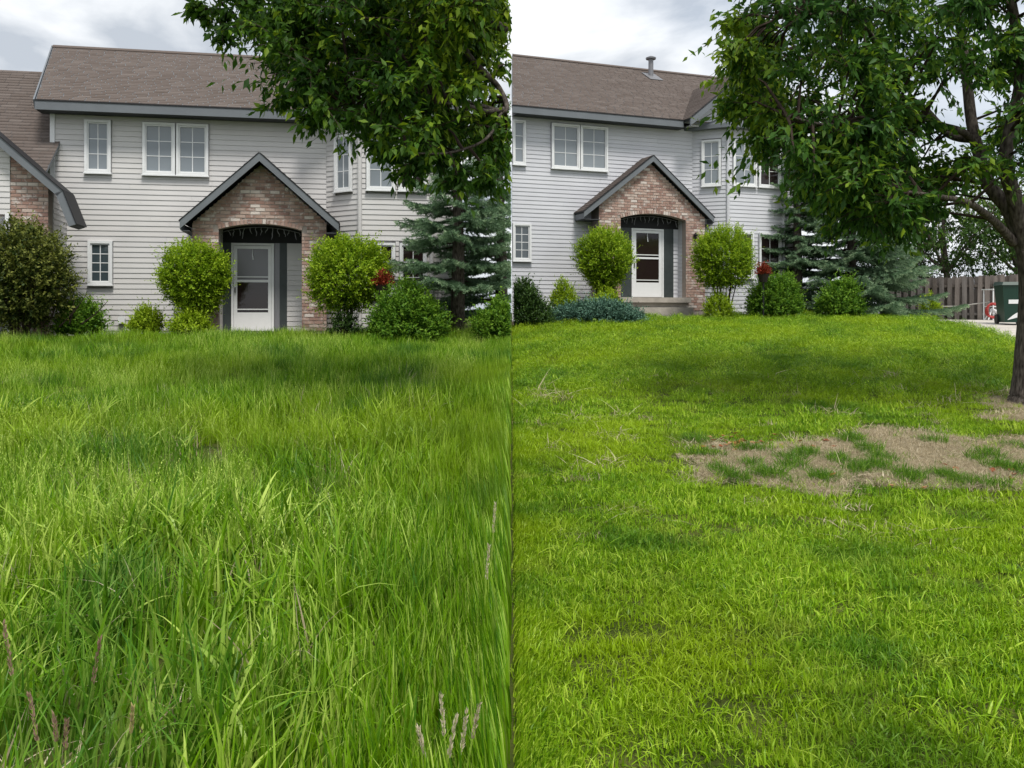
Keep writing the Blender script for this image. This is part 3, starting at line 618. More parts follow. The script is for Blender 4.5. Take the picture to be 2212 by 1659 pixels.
# vent pipe of the right house
h2 = right['h']; tq = .86; yv = -right['OH'] + (right['yr'] + right['OH']) * tq; zv = right['z_e'] + (right['z_r'] - right['z_e']) * tq; xv = h2.lx(1406, yv)
b = MB(); zt_ = h2.z(1406, 127, yv); b.tube([(xv, yv, zv - .1), (xv, yv, zt_)], .085, 12); b.build('vent_pipe', M['metal'], right['roof_o'])
MB().tube([(xv, yv, zt_ - .02), (xv, yv, zt_ + .03), (xv, yv, zt_ + .09)], [.17, .18, .05], 12).build('vent_cap', M['metal'], right['roof_o'])
sl_ = (right['z_r'] - right['z_e']) / (right['yr'] + right['OH'])
MB().slab([Vector((xv - .25, yv - .4, zv - .4 * sl_ + .03)), Vector((xv + .25, yv - .4, zv - .4 * sl_ + .03)), Vector((xv + .25, yv + .2, zv + .2 * sl_ + .03)), Vector((xv - .25, yv + .2, zv + .2 * sl_ + .03))], (0, 0, .01)).build('flashing', M['metal'], right['roof_o'])
# wall lantern beside the right porch, garlands in the arches
p = h2.world(h2.loc(1503, 512, right['porch_y'] - .05)); lr = empty('wall_lantern', p, h2.th); tag(lr, 'black wall lantern on the brick pier of the porch above the lawn', 'lantern')
MB().tube([(0, 0, -.11), (0, 0, .06)], [.045, .065], 6).build('lantern_body', M['blackp'], lr); MB().tube([(0, 0, .061), (0, 0, .13)], [.085, .012], 6).build('lantern_cap', M['blackp'], lr); MB().box(-.03, .03, .0, .052, -.03, .03).build('bracket', M['blackp'], lr)
for c, lab in ((left, 'string of white icicle ornaments hanging in the porch arch behind tall grass'), (right, 'string of white icicle ornaments hanging in the porch arch above the lawn')):
    hh = c['h']; b = MB(); n = 15; rr = random.Random(3)
    pts = []
    for i in range(n):
        x = c['xm'] + c['wm'] * (-.95 + 1.9 * i / (n - 1)); z = min(c['zcr'], c['zc0'] + math.sqrt(max(0, c['Rr'] ** 2 - (x - c['xm']) ** 2))) - .05
        pts.append(hh.world((x, c['porch_y'] + .26, z)))
    b.tube(pts, .006, 5)
    for q in pts:
        ln = rr.uniform(.06, .26); k = [q]
        for j in range(4): k.append(k[-1] + Vector((rr.uniform(-.03, .03), rr.uniform(-.01, .01), -ln / 4)))
        b.tube(k, [.008, .006, .01, .006, .004], 5)
    tag(b.build('icicle_garland', M['garland']), lab, 'garland')

# ------------------------------------------------------------------ beds, drive, walk, fence, bin
bedp = [gpt(1107, 708), gpt(1180, 694), gpt(1300, 688), gpt(1385, 684)]
hp = [h2.world((h2.lx(x, -.0), -.02, 0)) for x in (1390, 1250, 1112)]
sheet('planting_bed', [(max(.01, q.x), q.y) for q in bedp] + [(q.x, q.y) for q in hp] + [(.01, bedp[0].y + 3)], M['mulch'], .012, 'dark mulch bed along the right house wall', 'bed')
bp2 = [gpt(1525, 677.5), gpt(1640, 679), gpt(1760, 680), gpt(1900, 682)]
sheet('planting_bed', [(q.x, q.y) for q in bp2] + [(h2.world((h2.lx(1900, 0), 2, 0)).x, 31.0), (h2.world((h2.lx(1525, 0), 0, 0)).x, h2.world((h2.lx(1525, 0), 0, 0)).y)], M['mulch'], .012, 'dark mulch bed below the spruce and round bushes', 'bed')
dr = [gpt(2212, 748), gpt(2150, 722), gpt(2072, 701)]
drive = [(q.x, q.y) for q in dr] + [(dr[2].x + .1, 29.5), (24, 29.5), (24, dr[0].y - 4), (dr[0].x + 2.4, dr[0].y - 3.2)]
sheet('driveway', drive, M['concrete'], .02, 'pale concrete driveway beside the fence', 'driveway', .5)
wk = [h2.world((right['oxl'] + .1, -1.25, 0)), h2.world((right['oxr'] + .1, -1.25, 0)), h2.world((right['oxr'] + .35, -1.9, 0)), h2.world((right['oxl'] + .35, -1.9, 0))]
sheet('walkway', [(q.x, q.y) for q in wk], M['concrete'], .03, 'short concrete walk in front of the porch step', 'walkway')

fa, fb = on_ground(1900, 31.5), on_ground(2420, 27.5); fd = (fb - fa); fl = fd.length; fd = Vector((fd.x, fd.y, 0)).normalized()
fr = empty('fence', (fa.x, fa.y, fa.z), math.atan2(fd.y, fd.x)); tag(fr, 'weathered grey cedar fence with staggered pickets beside the driveway', 'fence')
FH = lambda u: at(1994 + 0, 602, 31).z - fa.z + u * .014
pk = []; b = MB(); b.prism([(0, 0), (.14, 0), (.14, .955), (.11, 1), (.03, 1), (0, .955)], 0, .02); PK = b.mesh('picket'); PK.materials.append(M['fence'])
u = 0; i = 0
while u < fl:
    o = bpy.data.objects.new('picket', PK); COL.objects.link(o); o.parent = fr; gx_ = fa.x + fd.x * u; gy_ = fa.y + fd.y * u; zz = float(gz(gx_, gy_)) - fa.z
    o.location = (u, -.062 if i % 2 else .042, zz); o.scale = (1, 1, FH(u) - zz + random.uniform(-.03, .03)); o.rotation_euler = (0, random.uniform(-.012, .012), 0); u += .115; i += 1
for zf in (.25, 1.2): 
    z0 = float(gz(fa.x, fa.y)) - fa.z; MB().box(0, fl, -.04, .04, z0 + zf, z0 + zf + .085).build('rail', M['fence'], fr)
for u in np.arange(.3, fl, 2.4): MB().box(u, u + .09, -.041, .041, -.3, FH(u) - .08).build('post', M['fence'], fr)

bpz = gpt(2184, 703); bp_ = Vector((bpz.x, bpz.y, bpz.z + .02)); bn = empty('wheelie_bin', bp_, rad(-12)); tag(bn, 'dark green wheeled rubbish bin with white label on the driveway', 'bin')
b = MB(); b.v = [(-.22, -.26, .06), (.22, -.26, .06), (.22, .26, .06), (-.22, .26, .06), (-.29, -.33, .98), (.29, -.33, .98), (.29, .36, .98), (-.29, .36, .98)]
b.f = [(3, 2, 1, 0), (0, 1, 5, 4), (1, 2, 6, 5), (2, 3, 7, 6), (3, 0, 4, 7), (4, 5, 6, 7)]; b.build('bin_body', M['bin'], bn)
b = MB(); b.v = [(-.31, -.36, .981), (.31, -.36, .981), (.31, .39, .981), (-.31, .39, .981), (-.27, -.3, 1.06), (.27, -.3, 1.06), (.27, .36, 1.08), (-.27, .36, 1.08)]; b.f = [(3, 2, 1, 0), (0, 1, 5, 4), (1, 2, 6, 5), (2, 3, 7, 6), (3, 0, 4, 7), (4, 5, 6, 7)]; b.build('lid', M['bin'], bn)
for s in (-1, 1): MB().tube([(s * .22, .27, .13), (s * .27, .27, .13)], .13, 14).build('wheel', M['blackp'], bn)
MB().tube([(-.25, .4, .98), (.25, .4, .98)], .018, 8).build('handle', M['blackp'], bn)
def on_front(x, z): t = (z - .06) / .92; return (x, -.26 - .07 * t - .006, z)
MB().slab([on_front(-.15, .52), on_front(.17, .52), on_front(.17, .62), on_front(-.15, .62)], (0, -.003, 0)).build('label_sticker', M['white'], bn)
cr = [on_front(-.17, .12)] + [on_front(-.17 + .36 * t, .12 + .22 * math.sin(t * math.pi * .5)) for t in np.linspace(.05, 1, 9)] + [on_front(.19, .22)] + [on_front(.19 - .34 * t, .22 - .10 * t) for t in np.linspace(.2, 1, 6)]
MB().slab(cr, (0, -.003, 0)).build('emblem', M['white'], bn)
# hose reel and white frame beside the bin
q = on_ground(2142, 25.2); q.z += .02; hr = empty('hose_reel', q, rad(15)); tag(hr, 'red hose coiled on a white reel cart by the fence', 'hose reel')
for i, r in enumerate((.17, .19, .21)):
    MB().tube([(-.12 + .03 * math.sin(a * 3 + i), r * math.sin(a), .28 + r * math.cos(a)) for a in np.linspace(0, 6.283, 25)] , .022, 6).build('hose_loop', M['red'], hr).rotation_euler = (0, 0, rad(70))
b = MB(); b.tube([(-.2, -.1, .02), (0, 0, .30), (.2, .1, .02)], .016, 6); b.tube([(-.1, .15, .02), (.0, 0, .3), (.14, -.14, .02)], .016, 6); b.tube([(0, 0, .3), (.22, .04, .25), (.35, .0, .12)], .05, 8); b.build('reel_frame', M['white'], hr)
q = on_ground(2156, 26.3); q.z += .02; tb = empty('potting_table', q, rad(10)); tag(tb, 'white metal garden table standing between fence and green bin', 'table')
for x in (-.32, .32):
    for y in (-.2, .2): MB().tube([(x, y, 0), (x, y, .9)], .02, 6).build('leg', M['white'], tb)
MB().box(-.36, .36, -.24, .24, .901, .93).build('table_top', M['white'], tb); MB().box(-.32, .32, -.2, .2, .40, .42).build('shelf', M['white'], tb)
q = on_ground(2060, 27.5)
a0, a1 = at(2034, 662, 27.3), at(2138, 652, 26.4); b = MB(); b.tube([a0, a0.lerp(a1, .4) + Vector((0, 0, -.05)), a0.lerp(a1, .7) + Vector((0, 0, -.02)), a1], .016, 6)
tag(b.build('pale_branch', M['stone']), 'long pale bare branch leaning along the fence towards the table', 'branch')
for px, py, s, rz in ((1750, 676, (.36, .22, .07), .2), (1722, 677, (.22, .2, .06), .9), (1700, 678, (.16, .14, .05), .4)):
    q = gpt(px, py + 5); bm = bmesh.new(); bmesh.ops.create_icosphere(bm, subdivisions=2, radius=1)
    for v in bm.verts: v.co *= 1 + .18 * noise.noise(v.co * 1.7 + Vector((px, 0, 0)))
    me = bpy.data.meshes.new('edging_stone'); bm.to_mesh(me); bm.free(); o = link('edging_stone', me, None, M['stone']); o.location = q + Vector((0, .1, .02)); o.scale = s; o.rotation_euler = (0, 0, rz)
    tag(o, 'flat pale stone at the lawn edge beneath the spruce', 'stone', 'stones edging the lawn')
q = gpt(1716, 684); b = MB(); b.tube([(0, 0, 0), (0, 0, .035)], [.36, .34], 20); o = b.build('utility_cover', M['blackp']); o.location = q; tag(o, 'round black utility cover lying in the mown grass', 'cover')

# ------------------------------------------------------------------ shrubs
def shrub(name, px, py_top, w_px, py_bot, d, m, label, nleaf, leaf, shape='ball', cat='bush', stems=6, ry=None, group=None, droop=0.0, seed=0, clip=None, base=None, top_tint=.0):
    x = (px - CX) / F * d; zg_ = float(gz(x, d)); z1 = EYE + (HY - py_top) / F * d; z0 = max(zg_ + .01, EYE + (HY - py_bot) / F * d); R = w_px / F * d / 2; ry = ry or R * .9
    root = empty(name, (x, d, zg_)); tag(root, label, cat, group); H = z1 - z0; zc = (z0 + z1) / 2 - zg_
    K = int(nleaf / 2.2); m_ = 9; dirs = rdir(K)
    if shape == 'mound': dirs[:, 2] = np.abs(dirs[:, 2]) ** .9; dirs = nrm(dirs)
    big = np.array([noise.noise(Vector(v) * 1.7 + Vector((seed * 7.1, 1, 2))) * .6 + noise.noise(Vector(v) * 4.2 + Vector((3, seed, 2))) * .5 for v in dirs])
    rr = (.30 + .62 * RNG.random(K) ** .45) * (1 + .36 * big); Pn = dirs * rr[:, None]
    if shape == 'vase':
        t = (Pn[:, 2] + 1) / 2; k = np.clip(.40 + .74 * np.clip(t / .62, 0, 1) ** .9, 0, 1) * (1 + .12 * np.clip((t - .5) * 2, 0, 1)); Pn[:, 0] *= k; Pn[:, 1] *= k
    if shape == 'mound': B = np.stack([Pn[:, 0] * R, Pn[:, 1] * ry, Pn[:, 2] * H + (z0 - zg_)], 1)
    else: B = np.stack([Pn[:, 0] * R, Pn[:, 1] * ry, Pn[:, 2] * H / 2 + zc], 1)
    up = np.array([0, 0, 1.0]); sd = nrm(dirs * .75 + rdir(K) * .5 + up * .55); ls = leaf * 2.9 * RNG.uniform(.5, 1.4, K) * np.where(RNG.random(K) < .12, 1.9, 1.0); ct = RNG.normal(0, .12, K) + .25 * big
    kk = np.linspace(.1, 1, m_); n = K * m_
    P = (B[:, None] + sd[:, None] * (ls[:, None] * kk[None])[..., None]).reshape(-1, 3) + RNG.normal(0, .006, (n, 3))
    sdr = np.repeat(sd, m_, 0); kr = np.tile(kk, K); D = nrm(sdr * (.35 + .5 * kr)[:, None] + rdir(n) * .85 + up * (.1 - droop)); Nn = nrm(sdr * .5 + up * .7 + rdir(n) * .5)
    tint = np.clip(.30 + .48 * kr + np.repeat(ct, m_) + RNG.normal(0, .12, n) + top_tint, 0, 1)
    ok = np.ones(n, bool)
    if clip == 'L': ok = (P[:, 0] + x) < -.06
    if clip == 'R': ok = (P[:, 0] + x) > .06
    Lf = leaf * RNG.uniform(.7, 1.25, n)
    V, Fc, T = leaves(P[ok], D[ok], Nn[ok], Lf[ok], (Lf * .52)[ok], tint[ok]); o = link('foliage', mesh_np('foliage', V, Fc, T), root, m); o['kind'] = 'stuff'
    if stems:
        b = MB(); r2 = random.Random(seed)
        for i in range(stems):
            a = r2.uniform(0, 6.28); q = r2.uniform(.25, .7); p0 = Vector((.12 * R * math.cos(a), .12 * R * math.sin(a), -.06)); p2 = Vector((q * R * math.cos(a), q * ry * math.sin(a), zc + H * .2))
            if clip == 'L' and p2.x + x > -.05: p2.x = -.05 - x
            if clip == 'R' and p2.x + x < .05: p2.x = .05 - x
            p1 = p0.lerp(p2, .5) + Vector((r2.uniform(-.05, .05), r2.uniform(-.05, .05), .08)); b.tube([p0, p1, p2], [.02, .014, .006], 5)
        b.build('stems', M['twig'], root)
    return root

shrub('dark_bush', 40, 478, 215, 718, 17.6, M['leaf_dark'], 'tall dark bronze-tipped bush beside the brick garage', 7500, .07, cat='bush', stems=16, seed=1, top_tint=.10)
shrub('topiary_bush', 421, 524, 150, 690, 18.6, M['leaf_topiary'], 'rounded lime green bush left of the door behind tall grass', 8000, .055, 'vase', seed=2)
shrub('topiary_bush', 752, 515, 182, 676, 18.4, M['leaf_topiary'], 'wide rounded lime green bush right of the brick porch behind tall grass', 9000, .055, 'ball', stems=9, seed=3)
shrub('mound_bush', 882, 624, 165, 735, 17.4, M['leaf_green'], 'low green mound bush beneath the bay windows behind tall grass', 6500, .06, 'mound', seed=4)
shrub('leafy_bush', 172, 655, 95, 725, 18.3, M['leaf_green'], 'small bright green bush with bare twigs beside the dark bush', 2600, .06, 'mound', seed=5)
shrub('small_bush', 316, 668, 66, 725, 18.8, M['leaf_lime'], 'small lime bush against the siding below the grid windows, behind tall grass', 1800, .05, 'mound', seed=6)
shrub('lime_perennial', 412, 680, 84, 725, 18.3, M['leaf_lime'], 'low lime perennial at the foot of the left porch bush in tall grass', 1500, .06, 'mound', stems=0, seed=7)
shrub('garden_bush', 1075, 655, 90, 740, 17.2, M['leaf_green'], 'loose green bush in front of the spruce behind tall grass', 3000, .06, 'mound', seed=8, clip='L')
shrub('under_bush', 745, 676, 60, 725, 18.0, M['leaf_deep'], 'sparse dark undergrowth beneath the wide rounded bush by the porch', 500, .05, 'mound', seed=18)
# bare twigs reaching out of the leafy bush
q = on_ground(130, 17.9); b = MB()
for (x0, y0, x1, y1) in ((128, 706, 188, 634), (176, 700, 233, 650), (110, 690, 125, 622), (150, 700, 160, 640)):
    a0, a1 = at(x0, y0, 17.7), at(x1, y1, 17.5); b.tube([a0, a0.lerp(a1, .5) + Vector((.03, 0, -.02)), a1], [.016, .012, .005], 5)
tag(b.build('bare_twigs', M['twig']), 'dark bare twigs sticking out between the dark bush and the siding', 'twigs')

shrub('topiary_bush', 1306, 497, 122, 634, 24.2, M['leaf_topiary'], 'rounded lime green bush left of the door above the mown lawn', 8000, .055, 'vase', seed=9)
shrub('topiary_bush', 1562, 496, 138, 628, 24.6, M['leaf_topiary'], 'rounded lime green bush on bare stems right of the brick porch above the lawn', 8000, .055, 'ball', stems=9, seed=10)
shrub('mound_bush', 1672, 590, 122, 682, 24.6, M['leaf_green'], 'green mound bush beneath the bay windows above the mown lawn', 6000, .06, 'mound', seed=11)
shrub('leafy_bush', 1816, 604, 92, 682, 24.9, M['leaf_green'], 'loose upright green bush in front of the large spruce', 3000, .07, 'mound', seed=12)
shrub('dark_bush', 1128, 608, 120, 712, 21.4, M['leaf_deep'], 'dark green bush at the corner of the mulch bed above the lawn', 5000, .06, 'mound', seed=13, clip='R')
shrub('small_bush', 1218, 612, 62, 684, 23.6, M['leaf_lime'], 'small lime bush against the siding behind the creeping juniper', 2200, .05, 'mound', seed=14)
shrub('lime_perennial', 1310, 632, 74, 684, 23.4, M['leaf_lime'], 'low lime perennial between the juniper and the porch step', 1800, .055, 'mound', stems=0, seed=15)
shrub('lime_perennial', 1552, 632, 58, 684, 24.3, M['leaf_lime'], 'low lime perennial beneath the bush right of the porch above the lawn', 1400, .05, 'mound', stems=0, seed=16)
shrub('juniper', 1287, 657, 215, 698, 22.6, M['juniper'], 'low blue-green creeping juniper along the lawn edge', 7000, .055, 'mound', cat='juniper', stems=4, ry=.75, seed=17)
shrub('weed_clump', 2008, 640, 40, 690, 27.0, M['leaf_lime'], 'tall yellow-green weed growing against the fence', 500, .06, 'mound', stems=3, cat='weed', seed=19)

def flowerpot(px, py0, py1, wpx, d, pot_py, label):
    x = (px - CX) / F * d; g_ = float(gz(x, d)); root = empty('flower_pot', (x, d, g_)); tag(root, label, 'flower pot'); zt = EYE + (HY - pot_py) / F * d - g_; R = wpx / F * d / 2
    MB().tube([(0, 0, -.05), (0, 0, zt - .22)], .025, 8).build('post', M['blackp'], root)
    MB().tube([(0, 0, zt - .22), (0, 0, zt - .18), (0, 0, zt), (0, 0, zt + .012)], [R * .45, R * .5, R * .78, R * .82], 14).build('pot', M['pot'], root)
    n = 900; dr_ = rdir(n); dr_[:, 2] = np.abs(dr_[:, 2]); zz1 = EYE + (HY - py0) / F * d - g_
    P = dr_ * (RNG.random(n)[:, None] ** .5) * (1 + .3 * np.sin(dr_[:, :1] * 9 + dr_[:, 1:2] * 7)) * np.array([R, R, zz1 - zt]) + np.array([0, 0, zt]); V, Fc, T = leaves(P, nrm(dr_ + rdir(n) * .7), rdir(n), .05, .035, RNG.random(n)); o = link('flowers', mesh_np('flowers', V, Fc, T), root, M['red_leaf']); o['kind'] = 'stuff'
flowerpot(827, 588, 630, 44, 17.9, 616, 'red flowers in a dark pot on a stand, behind the tall grass')
flowerpot(1649, 569, 600, 33, 24.0, 592, 'red flowers in a dark pot on a stand above the mown lawn')

# ------------------------------------------------------------------ spruces
def spruce(px, d, H, R, label, z_low=.35, clip=None, whorls=26, seed=0, skew=0.0):
    rg = np.random.default_rng(seed); x = (px - CX) / F * d; g_ = float(gz(x, d)); root = empty('spruce_tree', (x, d, g_)); tag(root, label, 'spruce')
    b = MB(); b.tube([(0, 0, -.15), (.02, 0, H * .3), (-.02, .02, H * .65), (0, 0, H)], [.17, .13, .075, .012], 8); b.build('trunk', M['bark'], root, True)
    br = MB(); Ps, Ds, Ts = [], [], []
    for wi in range(whorls):
        zr_ = (wi + .5) / whorls; z = z_low + (H - z_low - .15) * zr_ ; Lb0 = R * (1 - zr_) ** .85 + .12; nb = int(9 if zr_ < .6 else 6); a0 = rg.uniform(0, 6.28)
        for k in range(nb):
            a = a0 + 2 * math.pi * k / nb + rg.normal(0, .18); Lb = Lb0 * rg.uniform(.72, 1.12); ca, sa = math.cos(a), math.sin(a)
            if skew: Lb *= 1 + skew * ca
            if clip == 'L' and ca > 0: Lb = min(Lb, (-x - .06) / max(ca, .05))
            if Lb < .1: continue
            zb_ = z + rg.normal(0, .06); m_ = 7; t = np.linspace(0, 1, m_); dr = Lb * t; dz = -.22 * Lb * t + .20 * Lb * t ** 2.6 * (1 if zr_ < .7 else 2.2) + .12 * Lb * t * zr_ * 2
            pts = np.stack([ca * dr, sa * dr, zb_ + dz], 1); br.tube(pts, [.018 * (1 - .8 * q) * (.4 + Lb / R * .8) for q in t], 4, False)
            nt_ = max(7, int(Lb / .034)); sgn = 1
            for i in range(nt_):
                q = .18 + .82 * (i + rg.random()) / nt_; j = q * (m_ - 1); j0 = min(int(j), m_ - 2); p = pts[j0] + (pts[j0 + 1] - pts[j0]) * (j - j0)
                ln = (.40 * Lb * (1 - q) ** .7 + .10) * rg.uniform(.7, 1.2); sgn = -sgn; an = a + sgn * rg.uniform(.55, 1.05)
                td = np.array([math.cos(an), math.sin(an), rg.uniform(-.24, .06)]); td /= np.linalg.norm(td); nn = max(5, int(ln / .0062)); s = np.linspace(0, 1, nn)
                c_ = p + td * (ln * s)[:, None]; c_[:, 2] -= .10 * ln * s ** 2
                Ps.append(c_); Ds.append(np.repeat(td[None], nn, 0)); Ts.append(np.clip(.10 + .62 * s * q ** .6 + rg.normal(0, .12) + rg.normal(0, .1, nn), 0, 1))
    br.build('branches', M['twig'], root)
    P = np.concatenate(Ps); Dt = np.concatenate(Ds); T = np.concatenate(Ts); n = len(P)
    rnd_ = rg.normal(size=(n, 3)); rnd_[:, 2] += .55; side = nrm(rnd_ - (rnd_ * Dt).sum(1, keepdims=True) * Dt); D = nrm(Dt * .75 + side); S = nrm(np.cross(D, rg.normal(size=(n, 3)))); Ln = rg.uniform(.04, .075, (n, 1)); wd = .0085
    V = np.stack([P - S * wd, P + S * wd, P + D * Ln], 1)
    if clip == 'L': ok = (V[:, :, 0] + x < -.006).all(1); V = V[ok]; T = T[ok]
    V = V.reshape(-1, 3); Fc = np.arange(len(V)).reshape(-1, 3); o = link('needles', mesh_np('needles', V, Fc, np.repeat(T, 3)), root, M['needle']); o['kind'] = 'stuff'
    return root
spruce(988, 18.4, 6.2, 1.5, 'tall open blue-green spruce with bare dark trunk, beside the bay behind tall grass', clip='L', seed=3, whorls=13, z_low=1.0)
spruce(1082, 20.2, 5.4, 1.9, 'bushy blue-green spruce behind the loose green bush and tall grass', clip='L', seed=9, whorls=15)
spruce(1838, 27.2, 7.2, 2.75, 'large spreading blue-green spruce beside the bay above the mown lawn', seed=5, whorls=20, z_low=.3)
spruce(1722, 26.9, 6.6, 1.2, 'slender blue-green spruce close against the house corner above the lawn', seed=6, whorls=13, z_low=1.4)

# ------------------------------------------------------------------ broadleaf trees
def inpoly(px, py, poly):
    c = False; j = len(poly) - 1
    for i in range(len(poly)):
        xi, yi = poly[i]; xj, yj = poly[j]
        if (yi > py) != (yj > py) and px < (xj - xi) * (py - yi) / (yj - yi) + xi: c = not c
        j = i
    return c
def shade_tree(name, label, limbs, clusters, m, leaf=.10, seed=0, keep=None, per=16, nl=13, cat='tree', ground=None, bark=True):
    rg = np.random.default_rng(seed); root = empty(name, ground); tag(root, label, cat); O = Vector(ground)
    b = MB(); anchors = []
    for pts, r0, r1 in limbs:
        pts = [Vector(p) for p in pts]; fine = []
        for i in range(len(pts) - 1):
            p0 = pts[max(i - 1, 0)]; p1, p2 = pts[i], pts[i + 1]; p3 = pts[min(i + 2, len(pts) - 1)]
            for t in np.linspace(0, 1, 25 if r0 > .12 else 7)[:-1]:
                fine.append(.5 * ((2 * p1) + (p2 - p0) * t + (2 * p0 - 5 * p1 + 4 * p2 - p3) * t * t + (3 * p1 - p0 - 3 * p2 + p3) * t ** 3))
        fine.append(pts[-1]); n = len(fine); rr = [r0 + (r1 - r0) * (i / (n - 1)) for i in range(n)]
        if r0 > .16: rr = [r * (1 + .55 * math.exp(-i * .22)) for i, r in enumerate(rr)]
        v0 = len(b.v); b.tube([p - O for p in fine], rr, 40 if r0 > .12 else (12 if r0 > .06 else 7))
        if r0 > .12:
            for vi in range(v0, len(b.v)):
                v = Vector(b.v[vi]); q = Vector((v.x * 16, v.y * 16, v.z * 3.2)); b.v[vi] = tuple(v + Vector((1, 1, 0)) * (.022 * (abs(noise.noise(q)) - .3)) + noise.noise_vector(q * 2.2) * .008)
        anchors += [(p, r) for p, r in zip(fine, rr)][2:]
    AN = np.array([tuple(a[0]) for a in anchors])
    tw = MB(); Pl, Dl, Tl, Sl = [], [], [], []
    for c, r, tb in clusters:
        c = np.array(c); dd = np.linalg.norm(AN - c, axis=1) + .5 * np.maximum(0, AN[:, 2] - c[2]); q = AN[int(np.argmin(dd))]
        mid = (q + c) / 2 + np.array([0, 0, .12 * np.linalg.norm(c - q)]); ok_line = keep is None or keep(c[None])[0]
        if ok_line: tw.tube([Vector(q) - O, Vector(mid) - O, Vector(c) - O], [.02, .013, .006], 5, False)
        for i in range(per):
            t = rg.uniform(.35, 1); s = mid * (1 - t) + c * t if t < 1 else c; e = c + rg.normal(0, .55, 3) * r * np.array([1, 1, .75]); k = np.linspace(0.15, 1, nl)[:, None]
            sag = np.zeros((nl, 3)); sag[:, 2] = -.18 * (k[:, 0] ** 2) * np.linalg.norm(e - s)
            p = s + (e - s) * k + sag
            if ok_line and i % 2 == 0 and (keep is None or keep(p).all()): tw.tube([Vector(s) - O, Vector(p[nl // 2]) - O, Vector(p[-1]) - O], [.005, .004, .002], 3, False)
            dirn = (e - s) / max(np.linalg.norm(e - s), 1e-6)
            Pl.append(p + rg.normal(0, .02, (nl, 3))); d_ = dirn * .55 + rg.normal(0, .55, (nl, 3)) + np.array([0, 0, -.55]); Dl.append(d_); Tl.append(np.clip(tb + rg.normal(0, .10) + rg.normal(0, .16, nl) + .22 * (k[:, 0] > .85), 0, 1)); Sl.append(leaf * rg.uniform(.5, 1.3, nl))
    P = np.concatenate(Pl); D = nrm(np.concatenate(Dl)); T = np.concatenate(Tl); S = np.concatenate(Sl); Nn = nrm(rg.normal(size=P.shape) * .6 + np.array([0, 0, .8]))
    if keep is not None:
        k = keep(P) & keep(P + D * S[:, None]); P, D, T, S, Nn = P[k], D[k], T[k], S[k], Nn[k]
    V, Fc, T = leaves(P - np.array(O), D, Nn, S, S * .42, T, fold=.2, curl=.22)
    b.build('trunk', M['bark'], root, True); tw.build('twigs', M['twig'], root)
    o = link('crown', mesh_np('crown', V, Fc, T), root, m); o['kind'] = 'stuff'
    return root

def fill(poly, n, dlo, dhi, r, holes=(), seed=0, tb=lambda px, py: .4, thin=0):
    rg = np.random.default_rng(seed); outp = []; x0, x1 = min(p[0] for p in poly), max(p[0] for p in poly); y0, y1 = min(p[1] for p in poly), max(p[1] for p in poly); tries = 0
    while len(outp) < n and tries < n * 60:
        tries += 1; px, py = rg.uniform(x0, x1), rg.uniform(y0, y1)
        if not inpoly(px, py, poly) or any(((px - a) / c) ** 2 + ((py - b_) / e_) ** 2 < 1 for a, b_, c, e_ in holes): continue
        if thin and px > thin and rg.random() < .3: continue
        outp.append((tuple(at(px, py, rg.uniform(dlo, dhi))), r * rg.uniform(.75, 1.2), float(np.clip(tb(px, py) + rg.normal(0, .12), 0, 1))))
    return outp

# the tree of the mown yard: trunk at the right, limbs reaching over the lawn
tb0 = gpt(2232, 872); A = lambda px, py, d: tuple(at(px, py, d)); td = tb0.y
limbsR = [([tuple(tb0 + Vector((0, 0, -.1))), A(2238, 800, td), A(2244, 640, td), A(2232, 540, td)], .26, .17),
          ([A(2219, 560, td), A(2180, 455, td + .1), A(2135, 395, td + .2), A(2102, 280, td + .4), A(2088, 170, td + .6), A(2070, 40, td + .8), A(2030, -120, td + 1)], .092, .04),
          ([A(2220, 550, td), A(2192, 430, td - .1), A(2172, 340, td - .2), A(2205, 160, td - .3), A(2180, -20, td - .4), A(2150, -200, td - .4)], .095, .04),
          ([A(2190, 525, td), A(2150, 480, td - .2), A(2095, 440, td - .5), A(2030, 425, td - .8), A(1960, 415, td - 1.1)], .058, .015),
          ([A(2122, 330, td + .3), A(2085, 288, td + .1), A(2030, 270, td - .1), A(1975, 250, td - .3), A(1900, 255, td - .5), A(1790, 270, td - .8), A(1700, 250, td - 1)], .05, .012),
          ([A(2112, 300, td + .3), A(2050, 290, td + .6), A(1985, 225, td + .8), A(1920, 195, td + .9), A(1897, 90, td + 1), A(1840, -10, td + 1.2), A(1790, -120, td + 1.3)], .055, .025),
          ([A(1950, 215, td + .8), A(1880, 165, td + 1.1), A(1800, 130, td + 1.4), A(1690, 90, td + 1.6)], .045, .012),
          ([A(1910, 150, td + .9), A(1870, 60, td + .2), A(1780, 30, td - .3), A(1680, 40, td - .8)], .04, .012),
          ([A(2225, 560, td), A(2300, 400, td + .3), A(2400, 200, td + .5), A(2480, 0, td + .6)], .13, .04)]
polyR = [(1625, -30), (1590, 60), (1575, 140), (1590, 185), (1572, 215), (1600, 262), (1640, 320), (1720, 400), (1780, 415), (1850, 465), (1925, 500), (1985, 455), (2060, 480), (2100, 400), (2150, 420), (2212, 420), (2300, 400), (2300, -60)]
holesR = [(2040, 225, 55, 75), (2065, 305, 36, 26), (2175, 215, 34, 45), (2115, 205, 34, 66), (2150, 20, 30, 30), (2195, 20, 24, 45), (2150, 95, 20, 26), (2090, 455, 40, 26), (2150, 470, 30, 40), (2010, 20, 26, 18)]
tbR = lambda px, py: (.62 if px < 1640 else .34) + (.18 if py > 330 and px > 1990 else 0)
clR = fill(polyR, 148, td - 1.6, td + 2.6, .42, holesR, 4, tbR, thin=1980)
